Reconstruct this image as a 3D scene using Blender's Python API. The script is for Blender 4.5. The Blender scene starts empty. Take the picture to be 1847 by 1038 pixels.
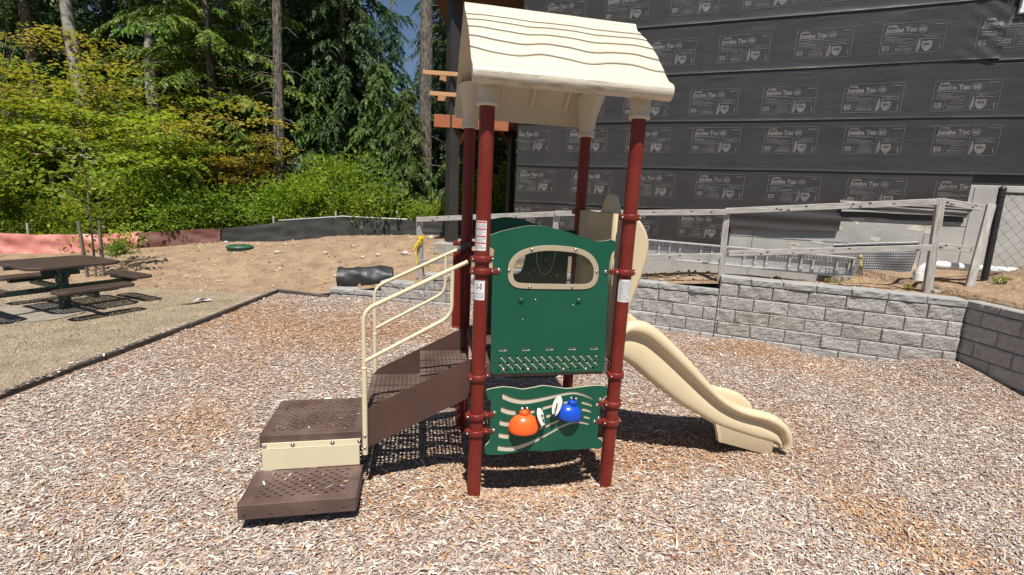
import bpy, bmesh, math, random
import numpy as np
from mathutils import Vector, Matrix, Euler

SC = bpy.context.scene
COL = SC.collection
rad = math.radians
RNG = np.random.default_rng(7)
random.seed(7)

# ------------------------------------------------------------------ camera, sky, sun, exposure
CAM_H = 1.98
PITCH, ROLL, FPX = 0.18850, 0.04779, 840.8
cp, sp = math.cos(PITCH), math.sin(PITCH)
r0 = Vector((1, 0, 0)); f0 = Vector((0, cp, -sp)); u0 = Vector((0, sp, cp))
cr, sr = math.cos(ROLL), math.sin(ROLL)
rv = r0 * cr + u0 * sr; uv = u0 * cr - r0 * sr
cd = bpy.data.cameras.new("camera")
cam = bpy.data.objects.new("camera", cd); COL.objects.link(cam)
cd.sensor_fit = 'HORIZONTAL'; cd.sensor_width = 36.0; cd.lens = 36.0 * FPX / 1847.0
cd.clip_start = 0.05; cd.clip_end = 2000
cam.matrix_world = Matrix(((rv.x, uv.x, -f0.x, 0), (rv.y, uv.y, -f0.y, 0), (rv.z, uv.z, -f0.z, CAM_H), (0, 0, 0, 1)))
SC.camera = cam

SUN_EL = rad(64.0)
sun_h = Vector((0.13, -0.99)).normalized()
to_sun = Vector((sun_h.x * math.cos(SUN_EL), sun_h.y * math.cos(SUN_EL), math.sin(SUN_EL)))
sl = bpy.data.lights.new("sun", 'SUN'); sl.energy = 5.0; sl.angle = rad(0.53); sl.color = (1.0, 0.95, 0.87)
so = bpy.data.objects.new("sun", sl); COL.objects.link(so)
so.rotation_euler = (-to_sun).to_track_quat('-Z', 'Y').to_euler(); so.location = (0, 0, 30)

W = bpy.data.worlds.new("World"); SC.world = W; W.use_nodes = True
wn = W.node_tree.nodes; wl = W.node_tree.links
bgn = wn.get("Background") or wn.new("ShaderNodeBackground")
sky = wn.new("ShaderNodeTexSky"); sky.sky_type = 'NISHITA'; sky.sun_disc = False
sky.sun_elevation = SUN_EL; sky.sun_rotation = math.atan2(sun_h.x, sun_h.y)
sky.air_density = 1.0; sky.dust_density = 0.6; sky.ozone_density = 3.0
wl.new(sky.outputs[0], bgn.inputs[0]); bgn.inputs[1].default_value = 0.055
SC.view_settings.view_transform = 'Standard'; SC.view_settings.look = 'None'
SC.view_settings.exposure = 0.47; SC.view_settings.gamma = 1.0
try:
    SC.view_settings.use_curve_mapping = False
except Exception:
    pass
SC.cycles.max_bounces = 7; SC.cycles.diffuse_bounces = 3; SC.cycles.transparent_max_bounces = 8
SC.cycles.use_denoising = True

# ------------------------------------------------------------------ object helpers
def tag(o, label=None, cat=None, group=None, kind=None):
    if label: o["label"] = label
    if cat: o["category"] = cat
    if group: o["group"] = group
    if kind: o["kind"] = kind
    return o

def empty(name, loc, rz=0, label=None, cat=None, group=None):
    o = bpy.data.objects.new(name, None); COL.objects.link(o)
    o.location = loc; o.rotation_euler = (0, 0, rz); o.empty_display_size = 0.1
    return tag(o, label, cat, group)

def copy_tree(o, parent=None):
    c = o.copy(); COL.objects.link(c)
    if parent: c.parent = parent
    for ch in list(o.children): copy_tree(ch, c)
    return c

def link_mesh(name, me, mats, parent=None, mtx=None):
    if not isinstance(mats, (list, tuple)): mats = [mats]
    for m in mats: me.materials.append(m)
    o = bpy.data.objects.new(name, me); COL.objects.link(o)
    if parent: o.parent = parent
    if mtx is not None: o.matrix_basis = mtx
    return o

class MB:
    def __init__(s): s.v = []; s.f = []; s.m = []; s.sm = []
    def add(s, vs, fs, mi=0, smooth=False, mtx=None):
        b = len(s.v)
        if mtx is not None: vs = [tuple(mtx @ Vector(p)) for p in vs]
        s.v.extend([tuple(p) for p in vs])
        for f in fs:
            s.f.append(tuple(i + b for i in f)); s.m.append(mi); s.sm.append(smooth)
        return s
    def box(s, c, d, mi=0, rot=None, bev=0.0, seg=2):
        bm = bmesh.new(); bmesh.ops.create_cube(bm, size=1.0)
        bmesh.ops.scale(bm, vec=d, verts=bm.verts)
        if bev > 0: bmesh.ops.bevel(bm, geom=list(bm.edges), offset=bev, segments=seg, affect='EDGES', profile=0.5)
        m = Matrix.Translation(c)
        if rot is not None: m = m @ (rot if isinstance(rot, Matrix) else Euler(rot).to_matrix().to_4x4())
        bm.verts.index_update()
        s.add([v.co[:] for v in bm.verts], [[v.index for v in f.verts] for f in bm.faces], mi, False, m)
        bm.free(); return s
    def tube(s, pts, r, n=10, mi=0, caps=True, smooth=True, closed=False):
        pts = [Vector(p) for p in pts]; N = len(pts)
        rs = r if isinstance(r, (list, tuple)) else [r] * N
        vs = []; up = None
        for i, p in enumerate(pts):
            if closed: t = pts[(i + 1) % N] - pts[i - 1]
            else: t = pts[min(i + 1, N - 1)] - pts[max(i - 1, 0)]
            t.normalize()
            if up is None:
                up = Vector((0, 0, 1)) if abs(t.z) < 0.9 else Vector((1, 0, 0))
            a = t.cross(up)
            if a.length < 1e-6: a = t.orthogonal()
            a.normalize(); b = a.cross(t).normalized(); up = b
            for k in range(n):
                q = 2 * math.pi * k / n
                vs.append(p + (a * math.cos(q) + b * math.sin(q)) * rs[i])
        fs = []
        for i in range(N if closed else N - 1):
            j = (i + 1) % N
            for k in range(n):
                k2 = (k + 1) % n
                fs.append((i * n + k, j * n + k, j * n + k2, i * n + k2))
        s.add(vs, fs, mi, smooth)
        if caps and not closed:
            s.add([vs[k] for k in range(n)], [tuple(range(n))], mi)
            s.add([vs[(N - 1) * n + k] for k in range(n)], [tuple(reversed(range(n)))], mi)
        return s
    def lathe(s, prof, c=(0, 0, 0), n=24, mi=0, smooth=True, mtx=None, caps=True):
        vs = []; fs = []
        for (r, z) in prof:
            for k in range(n):
                q = 2 * math.pi * k / n
                vs.append((c[0] + r * math.cos(q), c[1] + r * math.sin(q), c[2] + z))
        for i in range(len(prof) - 1):
            for k in range(n):
                k2 = (k + 1) % n
                fs.append((i * n + k, i * n + k2, (i + 1) * n + k2, (i + 1) * n + k))
        s.add(vs, fs, mi, smooth, mtx)
        if caps:
            s.add([vs[k] for k in range(n)], [tuple(reversed(range(n)))], mi, False, mtx)
            L = (len(prof) - 1) * n
            s.add([vs[L + k] for k in range(n)], [tuple(range(n))], mi, False, mtx)
        return s
    def dome(s, c, r, h, mi=0, n=10, k=4, mtx=None):
        prof = [(r * math.cos(i / k * math.pi / 2), h * math.sin(i / k * math.pi / 2)) for i in range(k)] + [(r * 0.04, h)]
        return s.lathe(prof, c, n, mi, True, mtx)
    def bolt(s, p, r=0.012, mi=0, d='-y'):
        m = {'-y': Matrix.Rotation(rad(90), 4, 'X'), 'z': Matrix.Identity(4), '-x': Matrix.Rotation(rad(-90), 4, 'Y'), 'x': Matrix.Rotation(rad(90), 4, 'Y')}[d]
        m = Matrix.Translation(p) @ m
        s.lathe([(r * 1.25, -0.002), (r * 1.25, 0.002)], (0, 0, 0), 12, mi, False, m)
        return s.dome((0, 0, 0.002), r, r * 0.75, mi, 12, 4, m)
    def mesh(s, name):
        me = bpy.data.meshes.new(name); me.from_pydata(s.v, [], s.f); me.update()
        me.polygons.foreach_set("material_index", s.m); me.polygons.foreach_set("use_smooth", s.sm)
        me.update(); return me
    def build(s, name, mats, parent=None, mtx=None):
        return link_mesh(name, s.mesh(name), mats, parent, mtx)

def np_mesh(name, V, F, col=None, smooth=False, midx=None):
    V = np.asarray(V, dtype=np.float32); F = np.asarray(F, dtype=np.int32)
    me = bpy.data.meshes.new(name); k = F.shape[1]
    me.vertices.add(len(V)); me.vertices.foreach_set("co", V.ravel())
    me.loops.add(F.size); me.loops.foreach_set("vertex_index", F.ravel())
    me.polygons.add(len(F))
    me.polygons.foreach_set("loop_start", np.arange(0, F.size, k, dtype=np.int32))
    me.polygons.foreach_set("loop_total", np.full(len(F), k, dtype=np.int32))
    if smooth: me.polygons.foreach_set("use_smooth", np.ones(len(F), dtype=bool))
    if midx is not None: me.polygons.foreach_set("material_index", np.asarray(midx, dtype=np.int32))
    me.update(calc_edges=True)
    if col is not None:
        a = me.color_attributes.new("col", 'FLOAT_COLOR', 'POINT')
        c4 = np.ones((len(V), 4), dtype=np.float32); c4[:, :3] = col
        a.data.foreach_set("color", c4.ravel())
    return me

def catmull(pts, n=8, closed=True):
    P = [np.array(p, float) for p in pts]; N = len(P); out = []
    rng = range(N) if closed else range(N - 1)
    for i in rng:
        if closed: a, b, c, d = P[i - 1], P[i], P[(i + 1) % N], P[(i + 2) % N]
        else: a, b, c, d = P[max(i - 1, 0)], P[i], P[i + 1], P[min(i + 2, N - 1)]
        for k in range(n):
            t = k / n
            out.append(tuple(0.5 * ((2 * b) + (-a + c) * t + (2 * a - 5 * b + 4 * c - d) * t * t + (-a + 3 * b - 3 * c + d) * t ** 3)))
    if not closed: out.append(tuple(P[-1]))
    return out

def round_poly(pts, r, n=5):
    # pts: (x, y) or (x, y, radius); round the corners
    out = []; N = len(pts)
    for i in range(N):
        p = np.array(pts[i][:2], float); a = np.array(pts[i - 1][:2], float); b = np.array(pts[(i + 1) % N][:2], float)
        rr = pts[i][2] if len(pts[i]) > 2 else r
        da = a - p; db = b - p; la = np.linalg.norm(da); lb = np.linalg.norm(db)
        q = min(rr, la * 0.45, lb * 0.45)
        if q <= 1e-5: out.append(tuple(p)); continue
        s_ = p + da / la * q; e_ = p + db / lb * q
        for k in range(n + 1):
            t = k / n
            out.append(tuple((1 - t) ** 2 * s_ + 2 * t * (1 - t) * p + t * t * e_))
    return out

def circ(x, y, r, n=12, ry=None):
    ry = ry or r
    return [(x + r * math.cos(2 * math.pi * k / n), y + ry * math.sin(2 * math.pi * k / n)) for k in range(n)]

def sheet2d(loops, t=0.004, bevel=0.0):
    """outline with holes -> (verts, faces) in XY, thickness t along Z"""
    cu = bpy.data.curves.new("outline", 'CURVE'); cu.dimensions = '2D'; cu.fill_mode = 'BOTH'
    cu.extrude = max(t / 2 - bevel, 0.0); cu.bevel_depth = bevel; cu.bevel_resolution = 1
    for L in loops:
        s = cu.splines.new('POLY'); s.points.add(len(L) - 1)
        for i, p in enumerate(L): s.points[i].co = (p[0], p[1], 0, 1)
        s.use_cyclic_u = True
    o = bpy.data.objects.new("outline", cu)
    me = bpy.data.meshes.new_from_object(o)
    vs = [v.co[:] for v in me.vertices]; fs = [tuple(p.vertices) for p in me.polygons]
    bpy.data.objects.remove(o); bpy.data.curves.remove(cu); bpy.data.meshes.remove(me)
    return vs, fs

def text2d(body, size, bold=0.0, width=None, align='LEFT'):
    cu = bpy.data.curves.new("lettering", 'FONT'); cu.body = body; cu.size = size; cu.offset = bold
    cu.align_x = align; cu.resolution_u = 2; cu.fill_mode = 'FRONT'
    o = bpy.data.objects.new("lettering", cu)
    me = bpy.data.meshes.new_from_object(o)
    vs = [v.co[:] for v in me.vertices]; fs = [tuple(p.vertices) for p in me.polygons]
    bpy.data.objects.remove(o); bpy.data.curves.remove(cu); bpy.data.meshes.remove(me)
    if width and vs:
        x0 = min(v[0] for v in vs); x1 = max(v[0] for v in vs); k = width / (x1 - x0)
        vs = [((v[0] - (x0 if align == 'LEFT' else 0)) * k, v[1], v[2]) for v in vs]
    return vs, fs

FRONT = Matrix.Rotation(rad(90), 4, 'X')       # XY outline -> stands in XZ, its front looks to -y

# ------------------------------------------------------------------ materials
def nt(m):
    m.use_nodes = True
    return m.node_tree.nodes, m.node_tree.links

def mat(name, c1, c2=None, scale=6, detail=5, rough=0.6, bump=0.0, bscale=60, metallic=0.0, spec=0.5,
        stretch=(1, 1, 1), lo=0.35, hi=0.65, rvar=0.0, bstretch=None, attr=False, bdist=0.02, coat=0.0, bdetail=4):
    m = bpy.data.materials.new(name); N, L = nt(m)
    b = N["Principled BSDF"]
    b.inputs["Roughness"].default_value = rough; b.inputs["Metallic"].default_value = metallic
    b.inputs["Specular IOR Level"].default_value = spec
    if coat: b.inputs["Coat Weight"].default_value = coat; b.inputs["Coat Roughness"].default_value = 0.15
    tc = N.new("ShaderNodeTexCoord"); mp = N.new("ShaderNodeMapping"); mp.inputs["Scale"].default_value = stretch
    L.new(tc.outputs["Object"], mp.inputs["Vector"])
    c2 = c2 or tuple(x * 0.82 for x in c1)
    nz = N.new("ShaderNodeTexNoise"); nz.inputs["Scale"].default_value = scale; nz.inputs["Detail"].default_value = detail
    nz.inputs["Roughness"].default_value = 0.6
    L.new(mp.outputs[0], nz.inputs["Vector"])
    rp = N.new("ShaderNodeValToRGB"); e = rp.color_ramp.elements
    e[0].position = lo; e[0].color = (*c1, 1); e[1].position = hi; e[1].color = (*c2, 1)
    L.new(nz.outputs["Fac"], rp.inputs["Fac"])
    out = rp.outputs["Color"]
    if attr:
        at = N.new("ShaderNodeVertexColor"); at.layer_name = "col"
        mx = N.new("ShaderNodeMix"); mx.data_type = 'RGBA'; mx.blend_type = 'MULTIPLY'; mx.inputs["Factor"].default_value = 1
        L.new(out, mx.inputs["A"]); L.new(at.outputs["Color"], mx.inputs["B"]); out = mx.outputs["Result"]
    L.new(out, b.inputs["Base Color"])
    if rvar:
        mr = N.new("ShaderNodeMapRange"); mr.inputs["To Min"].default_value = rough - rvar; mr.inputs["To Max"].default_value = rough + rvar
        L.new(nz.outputs["Fac"], mr.inputs["Value"]); L.new(mr.outputs[0], b.inputs["Roughness"])
    if bump > 0:
        n2 = N.new("ShaderNodeTexNoise"); n2.inputs["Scale"].default_value = bscale; n2.inputs["Detail"].default_value = bdetail
        mp2 = N.new("ShaderNodeMapping"); mp2.inputs["Scale"].default_value = bstretch or stretch
        L.new(tc.outputs["Object"], mp2.inputs["Vector"]); L.new(mp2.outputs[0], n2.inputs["Vector"])
        bn = N.new("ShaderNodeBump"); bn.inputs["Strength"].default_value = bump; bn.inputs["Distance"].default_value = bdist
        L.new(n2.outputs["Fac"], bn.inputs["Height"]); L.new(bn.outputs[0], b.inputs["Normal"])
    return m

def leafmat(name, tint=(1, 1, 1), trans=0.35, rough=0.5):
    m = bpy.data.materials.new(name); N, L = nt(m)
    b = N["Principled BSDF"]; b.inputs["Roughness"].default_value = rough; b.inputs["Specular IOR Level"].default_value = 0.25
    at = N.new("ShaderNodeVertexColor"); at.layer_name = "col"
    mx = N.new("ShaderNodeMix"); mx.data_type = 'RGBA'; mx.blend_type = 'MULTIPLY'; mx.inputs["Factor"].default_value = 1
    oi = N.new("ShaderNodeObjectInfo"); hs = N.new("ShaderNodeHueSaturation")
    mr = N.new("ShaderNodeMapRange"); mr.inputs["To Min"].default_value = 0.8; mr.inputs["To Max"].default_value = 1.2
    L.new(oi.outputs["Random"], mr.inputs["Value"]); L.new(mr.outputs[0], hs.inputs["Value"])
    mr2 = N.new("ShaderNodeMapRange"); mr2.inputs["To Min"].default_value = 0.485; mr2.inputs["To Max"].default_value = 0.515
    L.new(oi.outputs["Random"], mr2.inputs["Value"]); L.new(mr2.outputs[0], hs.inputs["Hue"])
    mx.inputs["B"].default_value = (*tint, 1)
    L.new(at.outputs["Color"], mx.inputs["A"]); L.new(mx.outputs["Result"], hs.inputs["Color"])
    L.new(hs.outputs["Color"], b.inputs["Base Color"])
    tr = N.new("ShaderNodeBsdfTranslucent"); ms = N.new("ShaderNodeMixShader"); ms.inputs[0].default_value = trans
    g = N.new("ShaderNodeMix"); g.data_type = 'RGBA'; g.blend_type = 'MULTIPLY'; g.inputs["Factor"].default_value = 1
    g.inputs["B"].default_value = (1.35, 1.3, 0.6, 1)
    L.new(hs.outputs["Color"], g.inputs["A"]); L.new(g.outputs["Result"], tr.inputs["Color"])
    o = N["Material Output"]
    L.new(b.outputs[0], ms.inputs[1]); L.new(tr.outputs[0], ms.inputs[2]); L.new(ms.outputs[0], o.inputs["Surface"])
    return m

def attrmat(name, rough=0.8, spec=0.3):
    m = bpy.data.materials.new(name); N, L = nt(m)
    b = N["Principled BSDF"]; b.inputs["Roughness"].default_value = rough; b.inputs["Specular IOR Level"].default_value = spec
    at = N.new("ShaderNodeVertexColor"); at.layer_name = "col"
    L.new(at.outputs["Color"], b.inputs["Base Color"])
    return m

def panemat(name):
    m = bpy.data.materials.new(name); N, L = nt(m); o = N["Material Output"]
    t = N.new("ShaderNodeBsdfTransparent"); t.inputs[0].default_value = (0.80, 0.82, 0.80, 1)
    g = N.new("ShaderNodeBsdfGlossy"); g.inputs["Roughness"].default_value = 0.08
    d = N.new("ShaderNodeBsdfDiffuse"); d.inputs[0].default_value = (0.5, 0.5, 0.48, 1)
    nz = N.new("ShaderNodeTexNoise"); nz.inputs["Scale"].default_value = 90; nz.inputs["Detail"].default_value = 6
    rp = N.new("ShaderNodeMapRange"); rp.inputs["From Min"].default_value = 0.55; rp.inputs["From Max"].default_value = 0.8; rp.inputs["To Max"].default_value = 0.07
    L.new(nz.outputs["Fac"], rp.inputs["Value"])
    m1 = N.new("ShaderNodeMixShader"); m1.inputs[0].default_value = 0.03
    m2 = N.new("ShaderNodeMixShader")
    L.new(t.outputs[0], m1.inputs[1]); L.new(g.outputs[0], m1.inputs[2])
    L.new(rp.outputs[0], m2.inputs[0]); L.new(m1.outputs[0], m2.inputs[1]); L.new(d.outputs[0], m2.inputs[2])
    L.new(m2.outputs[0], o.inputs["Surface"]); return m

M = {}
M['maroon'] = mat("maroon powder coat", (0.150, 0.0175, 0.0125), (0.178, 0.030, 0.022), 7, 10, lo=0.42, hi=0.78, rough=0.38, rvar=0.08, bump=0.02, bscale=250, spec=0.28)
M['green'] = mat("green board", (0.0055, 0.078, 0.044), (0.014, 0.094, 0.058), 3.5, 12, lo=0.45, hi=0.80, rough=0.42, rvar=0.10, spec=0.35, bump=0.05, bscale=420, bdist=0.002)
M['core'] = mat("tan board core", (0.60, 0.52, 0.40), (0.56, 0.48, 0.37), 8, rough=0.5)
M['tanframe'] = mat("tan window trim", (0.40, 0.33, 0.235), (0.37, 0.305, 0.215), 8, rough=0.45)
M['beige'] = mat("beige moulded plastic", (0.60, 0.50, 0.33), (0.57, 0.47, 0.305), 3, rough=0.42, bump=0.06, bscale=300, bdist=0.002, rvar=0.05)
M['cream'] = mat("cream moulded plastic", (0.585, 0.535, 0.43), (0.55, 0.50, 0.40), 3, rough=0.40, bump=0.05, bscale=300, bdist=0.002, rvar=0.05)
M['mildew'] = mat("mildewed cream lip", (0.57, 0.53, 0.43), (0.30, 0.26, 0.17), 9, 9, rough=0.55, stretch=(0.7, 2, 6), lo=0.50, hi=0.66)
M['rail'] = mat("cream painted rail", (0.66, 0.575, 0.40), (0.63, 0.55, 0.38), 6, rough=0.32)
M['brown'] = mat("brown vinyl dipped steel", (0.070, 0.036, 0.030), (0.090, 0.050, 0.042), 3, rough=0.42, bump=0.05, bscale=200, bdist=0.003, lo=0.4, hi=0.75)
M['browndusty'] = mat("dusty brown tread", (0.085, 0.050, 0.042), (0.15, 0.10, 0.085), 5, 7, rough=0.55, bump=0.06, bscale=160, bdist=0.003, lo=0.42, hi=0.7)
M['steel'] = mat("bright bolt steel", (0.60, 0.59, 0.57), (0.5, 0.49, 0.47), 20, rough=0.22, metallic=1.0)
M['rubber'] = mat("grey rubber", (0.09, 0.09, 0.09), (0.07, 0.07, 0.07), 20, rough=0.7)
M['orange'] = mat("orange bell plastic", (0.92, 0.12, 0.018), (0.88, 0.11, 0.016), 8, rough=0.30)
M['blue'] = mat("blue bell plastic", (0.006, 0.065, 0.46), (0.006, 0.06, 0.42), 8, rough=0.30)
M['whiteplas'] = mat("white plastic", (0.78, 0.77, 0.74), (0.72, 0.71, 0.68), 14, rough=0.4)
M['blackplas'] = mat("black plastic", (0.02, 0.02, 0.02), (0.028, 0.028, 0.028), 14, rough=0.45)
M['paperw'] = mat("white sticker", (0.74, 0.74, 0.74), (0.68, 0.68, 0.69), 30, rough=0.35)
M['ink'] = mat("dark print", (0.03, 0.03, 0.035), (0.05, 0.05, 0.05), 30, rough=0.5)
M['greyink'] = mat("fine grey print", (0.35, 0.36, 0.38), (0.42, 0.43, 0.45), 60, rough=0.5)
M['redink'] = mat("red print", (0.50, 0.09, 0.06), (0.46, 0.08, 0.05), 30, rough=0.5)
M['pane'] = panemat("scuffed window pane")
M['wood'] = mat("weathered grey timber", (0.47, 0.45, 0.42), (0.15, 0.13, 0.118), 5, 8, rough=0.8, stretch=(0.8, 14, 14), lo=0.35, hi=0.78, bump=0.35, bscale=9, bdist=0.006)
M['woodred'] = mat("weathered reddish timber", (0.34, 0.30, 0.265), (0.17, 0.125, 0.105), 5, 8, rough=0.8, stretch=(0.8, 14, 14), lo=0.35, hi=0.78, bump=0.3, bscale=9, bdist=0.006)
M['stakewood'] = mat("brown grey stake", (0.20, 0.17, 0.14), (0.10, 0.085, 0.07), 5, 8, rough=0.8, stretch=(0.8, 14, 14))
M['dirtypad'] = mat("dusty rough concrete", (0.30, 0.27, 0.22), (0.19, 0.165, 0.13), 6, 10, rough=0.95, bump=0.5, bscale=30)
M['knot'] = mat("timber knot", (0.06, 0.05, 0.045), (0.09, 0.075, 0.06), 20, rough=0.8)
M['newwood'] = mat("fresh sawn timber", (0.56, 0.31, 0.16), (0.44, 0.22, 0.105), 4, 6, rough=0.65, stretch=(0.6, 12, 12))
M['redwood'] = mat("stained deck beam", (0.40, 0.13, 0.05), (0.27, 0.085, 0.035), 4, 6, rough=0.6, stretch=(0.6, 12, 12))
M['soffit'] = mat("brown deck boards", (0.16, 0.075, 0.04), (0.10, 0.045, 0.025), 4, 6, rough=0.7, stretch=(0.6, 12, 12))
M['wrap'] = mat("black house wrap paper", (0.030, 0.027, 0.026), (0.040, 0.036, 0.035), 1.4, 5, rough=0.42, spec=0.5, bump=0.40, bscale=1.5, bstretch=(0.7, 1, 2.0), bdist=0.04, bdetail=3)
M['wrapink'] = mat("pale wrap print", (0.170, 0.163, 0.158), (0.090, 0.086, 0.083), 5, 8, rough=0.5, spec=0.5, lo=0.35, hi=0.66)
M['wrapold'] = mat("loose dusty wrap flap", (0.045, 0.042, 0.041), (0.060, 0.056, 0.054), 3, 6, rough=0.5, bump=0.5, bscale=2.5, bstretch=(0.5, 1, 5), bdist=0.04)
M['conc'] = mat("formed concrete", (0.42, 0.41, 0.39), (0.33, 0.32, 0.30), 2.2, 10, rough=0.85, bump=0.2, bscale=22, bdist=0.012, lo=0.4, hi=0.66)
M['concpale'] = mat("pale plaster patch", (0.60, 0.57, 0.51), (0.52, 0.46, 0.36), 6, 8, rough=0.85, bump=0.2, bscale=30)
M['padc'] = mat("pad concrete", (0.34, 0.325, 0.29), (0.24, 0.225, 0.195), 5, 8, rough=0.9, bump=0.2, bscale=40)
M['block'] = mat("split face block", (0.38, 0.365, 0.345), (0.25, 0.24, 0.226), 18, 12, rough=0.92, bump=0.7, bscale=34, bdist=0.025, lo=0.33, hi=0.72, bdetail=12)
M['blocklight'] = mat("pale split face block", (0.41, 0.395, 0.37), (0.28, 0.27, 0.252), 14, 12, rough=0.92, bump=0.7, bscale=34, bdist=0.025, lo=0.33, hi=0.72, bdetail=12)
M['blockdark'] = mat("stained split face block", (0.36, 0.34, 0.315), (0.21, 0.20, 0.185), 9, 12, rough=0.92, bump=0.7, bscale=34, bdist=0.025, lo=0.33, hi=0.72, bdetail=12)
M['blockcap'] = mat("wall cap concrete", (0.33, 0.325, 0.315), (0.25, 0.245, 0.235), 6, 10, rough=0.92, bump=0.5, bscale=40, bdist=0.012, lo=0.35, hi=0.7)
M['blacksteel'] = mat("black fence coating", (0.016, 0.016, 0.017), (0.022, 0.022, 0.022), 14, rough=0.42)
M['alum'] = mat("weathered aluminium", (0.55, 0.55, 0.55), (0.44, 0.44, 0.45), 12, rough=0.42, metallic=0.55)
M['pvc'] = mat("white pipe", (0.78, 0.78, 0.76), (0.70, 0.70, 0.67), 9, rough=0.3)
M['drainmat'] = mat("grey dimpled drainage mat", (0.115, 0.115, 0.12), (0.085, 0.085, 0.09), 5, rough=0.45)
M['rope'] = mat("yellow poly rope", (0.50, 0.36, 0.10), (0.42, 0.31, 0.12), 30, rough=0.7)
M['tape'] = mat("caution yellow", (0.78, 0.53, 0.02), (0.72, 0.48, 0.02), 20, rough=0.35)
M['silt'] = mat("black silt fabric", (0.022, 0.023, 0.022), (0.035, 0.036, 0.033), 3, 8, rough=0.7, bump=0.5, bscale=6, bstretch=(1, 1, 0.5), bdist=0.03)
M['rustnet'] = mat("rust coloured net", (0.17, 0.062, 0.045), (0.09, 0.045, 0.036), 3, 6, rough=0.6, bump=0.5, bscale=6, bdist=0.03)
M['orangenet'] = mat("orange barrier mesh", (0.58, 0.235, 0.20), (0.46, 0.16, 0.13), 3, 6, rough=0.5, bump=0.5, bscale=6, bdist=0.03)  # orange paled to pink: washed-out haze put into the colour
M['fabricroll'] = mat("black fabric roll", (0.018, 0.019, 0.021), (0.030, 0.031, 0.034), 6, 6, rough=0.5, bump=0.4, bscale=12, bdist=0.015)
M['greenlid'] = mat("green lid plastic", (0.025, 0.085, 0.05), (0.03, 0.1, 0.06), 20, rough=0.5)
M['tabletop'] = mat("brown coated mesh", (0.055, 0.035, 0.028), (0.075, 0.05, 0.040), 6, rough=0.5)
M['tablegreen'] = mat("dark green table frame", (0.007, 0.026, 0.022), (0.009, 0.030, 0.026), 6, rough=0.4)
M['border'] = mat("black landscape border", (0.050, 0.043, 0.040), (0.085, 0.072, 0.064), 5, 6, rough=0.7, bump=0.2, bscale=40)
M['rock'] = mat("pale stone", (0.50, 0.45, 0.37), (0.38, 0.33, 0.27), 14, 6, rough=0.85, bump=0.3, bscale=20)
M['bark'] = mat("grey bark", (0.25, 0.22, 0.18), (0.075, 0.064, 0.052), 5, 10, rough=0.9, stretch=(4, 4, 0.8), bump=1.0, bscale=8, bdist=0.08, lo=0.36, hi=0.62)
M['birch'] = mat("pale alder bark", (0.34, 0.315, 0.285), (0.15, 0.135, 0.12), 4, 9, rough=0.85, stretch=(1.4, 1.4, 2.4), bump=0.4, bscale=10, bdist=0.03, lo=0.4, hi=0.66)
M['stem'] = mat("green grey stem", (0.17, 0.15, 0.09), (0.11, 0.095, 0.06), 8, rough=0.8)
M['needles'] = leafmat("conifer foliage", trans=0.15)
M['leaves'] = leafmat("maple foliage", tint=(1.95, 1.75, 1.25), trans=0.5)
M['chip'] = attrmat("loose wood chips", 0.85, 0.2)
M['straw'] = attrmat("dry grass", 0.85, 0.2)
M['siding'] = mat("white window vinyl", (0.75, 0.76, 0.76), (0.7, 0.71, 0.72), 9, rough=0.4)
M['glass'] = mat("window glass", (0.25, 0.42, 0.44), (0.55, 0.66, 0.68), 2.5, rough=0.06, spec=0.8)

def chipbase():
    m = bpy.data.materials.new("wood chip mulch"); N, L = nt(m); b = N["Principled BSDF"]
    b.inputs["Roughness"].default_value = 0.9; b.inputs["Specular IOR Level"].default_value = 0.15
    tc = N.new("ShaderNodeTexCoord")
    vo = N.new("ShaderNodeTexVoronoi"); vo.inputs["Scale"].default_value = 95; vo.inputs["Randomness"].default_value = 1
    mp = N.new("ShaderNodeMapping"); mp.inputs["Scale"].default_value = (1, 1.9, 1)
    nz0 = N.new("ShaderNodeTexNoise"); nz0.inputs["Scale"].default_value = 9
    ad = N.new("ShaderNodeMix"); ad.data_type = 'VECTOR'; ad.inputs["Factor"].default_value = 0.12
    L.new(tc.outputs["Object"], nz0.inputs["Vector"]); L.new(tc.outputs["Object"], ad.inputs["A"]); L.new(nz0.outputs["Color"], ad.inputs["B"])
    L.new(ad.outputs["Result"], mp.inputs["Vector"]); L.new(mp.outputs[0], vo.inputs["Vector"])
    rp = N.new("ShaderNodeValToRGB"); el = rp.color_ramp.elements
    el[0].position = 0; el[0].color = (0.24, 0.175, 0.135, 1); el[1].position = 1; el[1].color = (0.42, 0.33, 0.25, 1)
    for p, c in ((0.3, (0.29, 0.215, 0.165, 1)), (0.55, (0.36, 0.255, 0.185, 1)), (0.8, (0.40, 0.325, 0.28, 1))):
        k = el.new(p); k.color = c
    sx = N.new("ShaderNodeSeparateColor"); L.new(vo.outputs["Color"], sx.inputs[0]); L.new(sx.outputs[0], rp.inputs["Fac"])
    at = N.new("ShaderNodeVertexColor"); at.layer_name = "col"
    mx = N.new("ShaderNodeMix"); mx.data_type = 'RGBA'; mx.blend_type = 'MULTIPLY'; mx.inputs["Factor"].default_value = 1
    L.new(rp.outputs["Color"], mx.inputs["A"]); L.new(at.outputs["Color"], mx.inputs["B"])
    L.new(mx.outputs["Result"], b.inputs["Base Color"])
    bn = N.new("ShaderNodeBump"); bn.inputs["Strength"].default_value = 0.9; bn.inputs["Distance"].default_value = 0.02
    L.new(vo.outputs["Distance"], bn.inputs["Height"]); L.new(bn.outputs[0], b.inputs["Normal"])
    return m
M['chipbase'] = chipbase()
M['grass'] = mat("matted dry lawn", (0.35, 0.28, 0.20), (0.21, 0.165, 0.118), 2.5, 14, rough=0.95, bump=0.9, bscale=45, bdist=0.03, lo=0.35, hi=0.68, spec=0.1)
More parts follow.
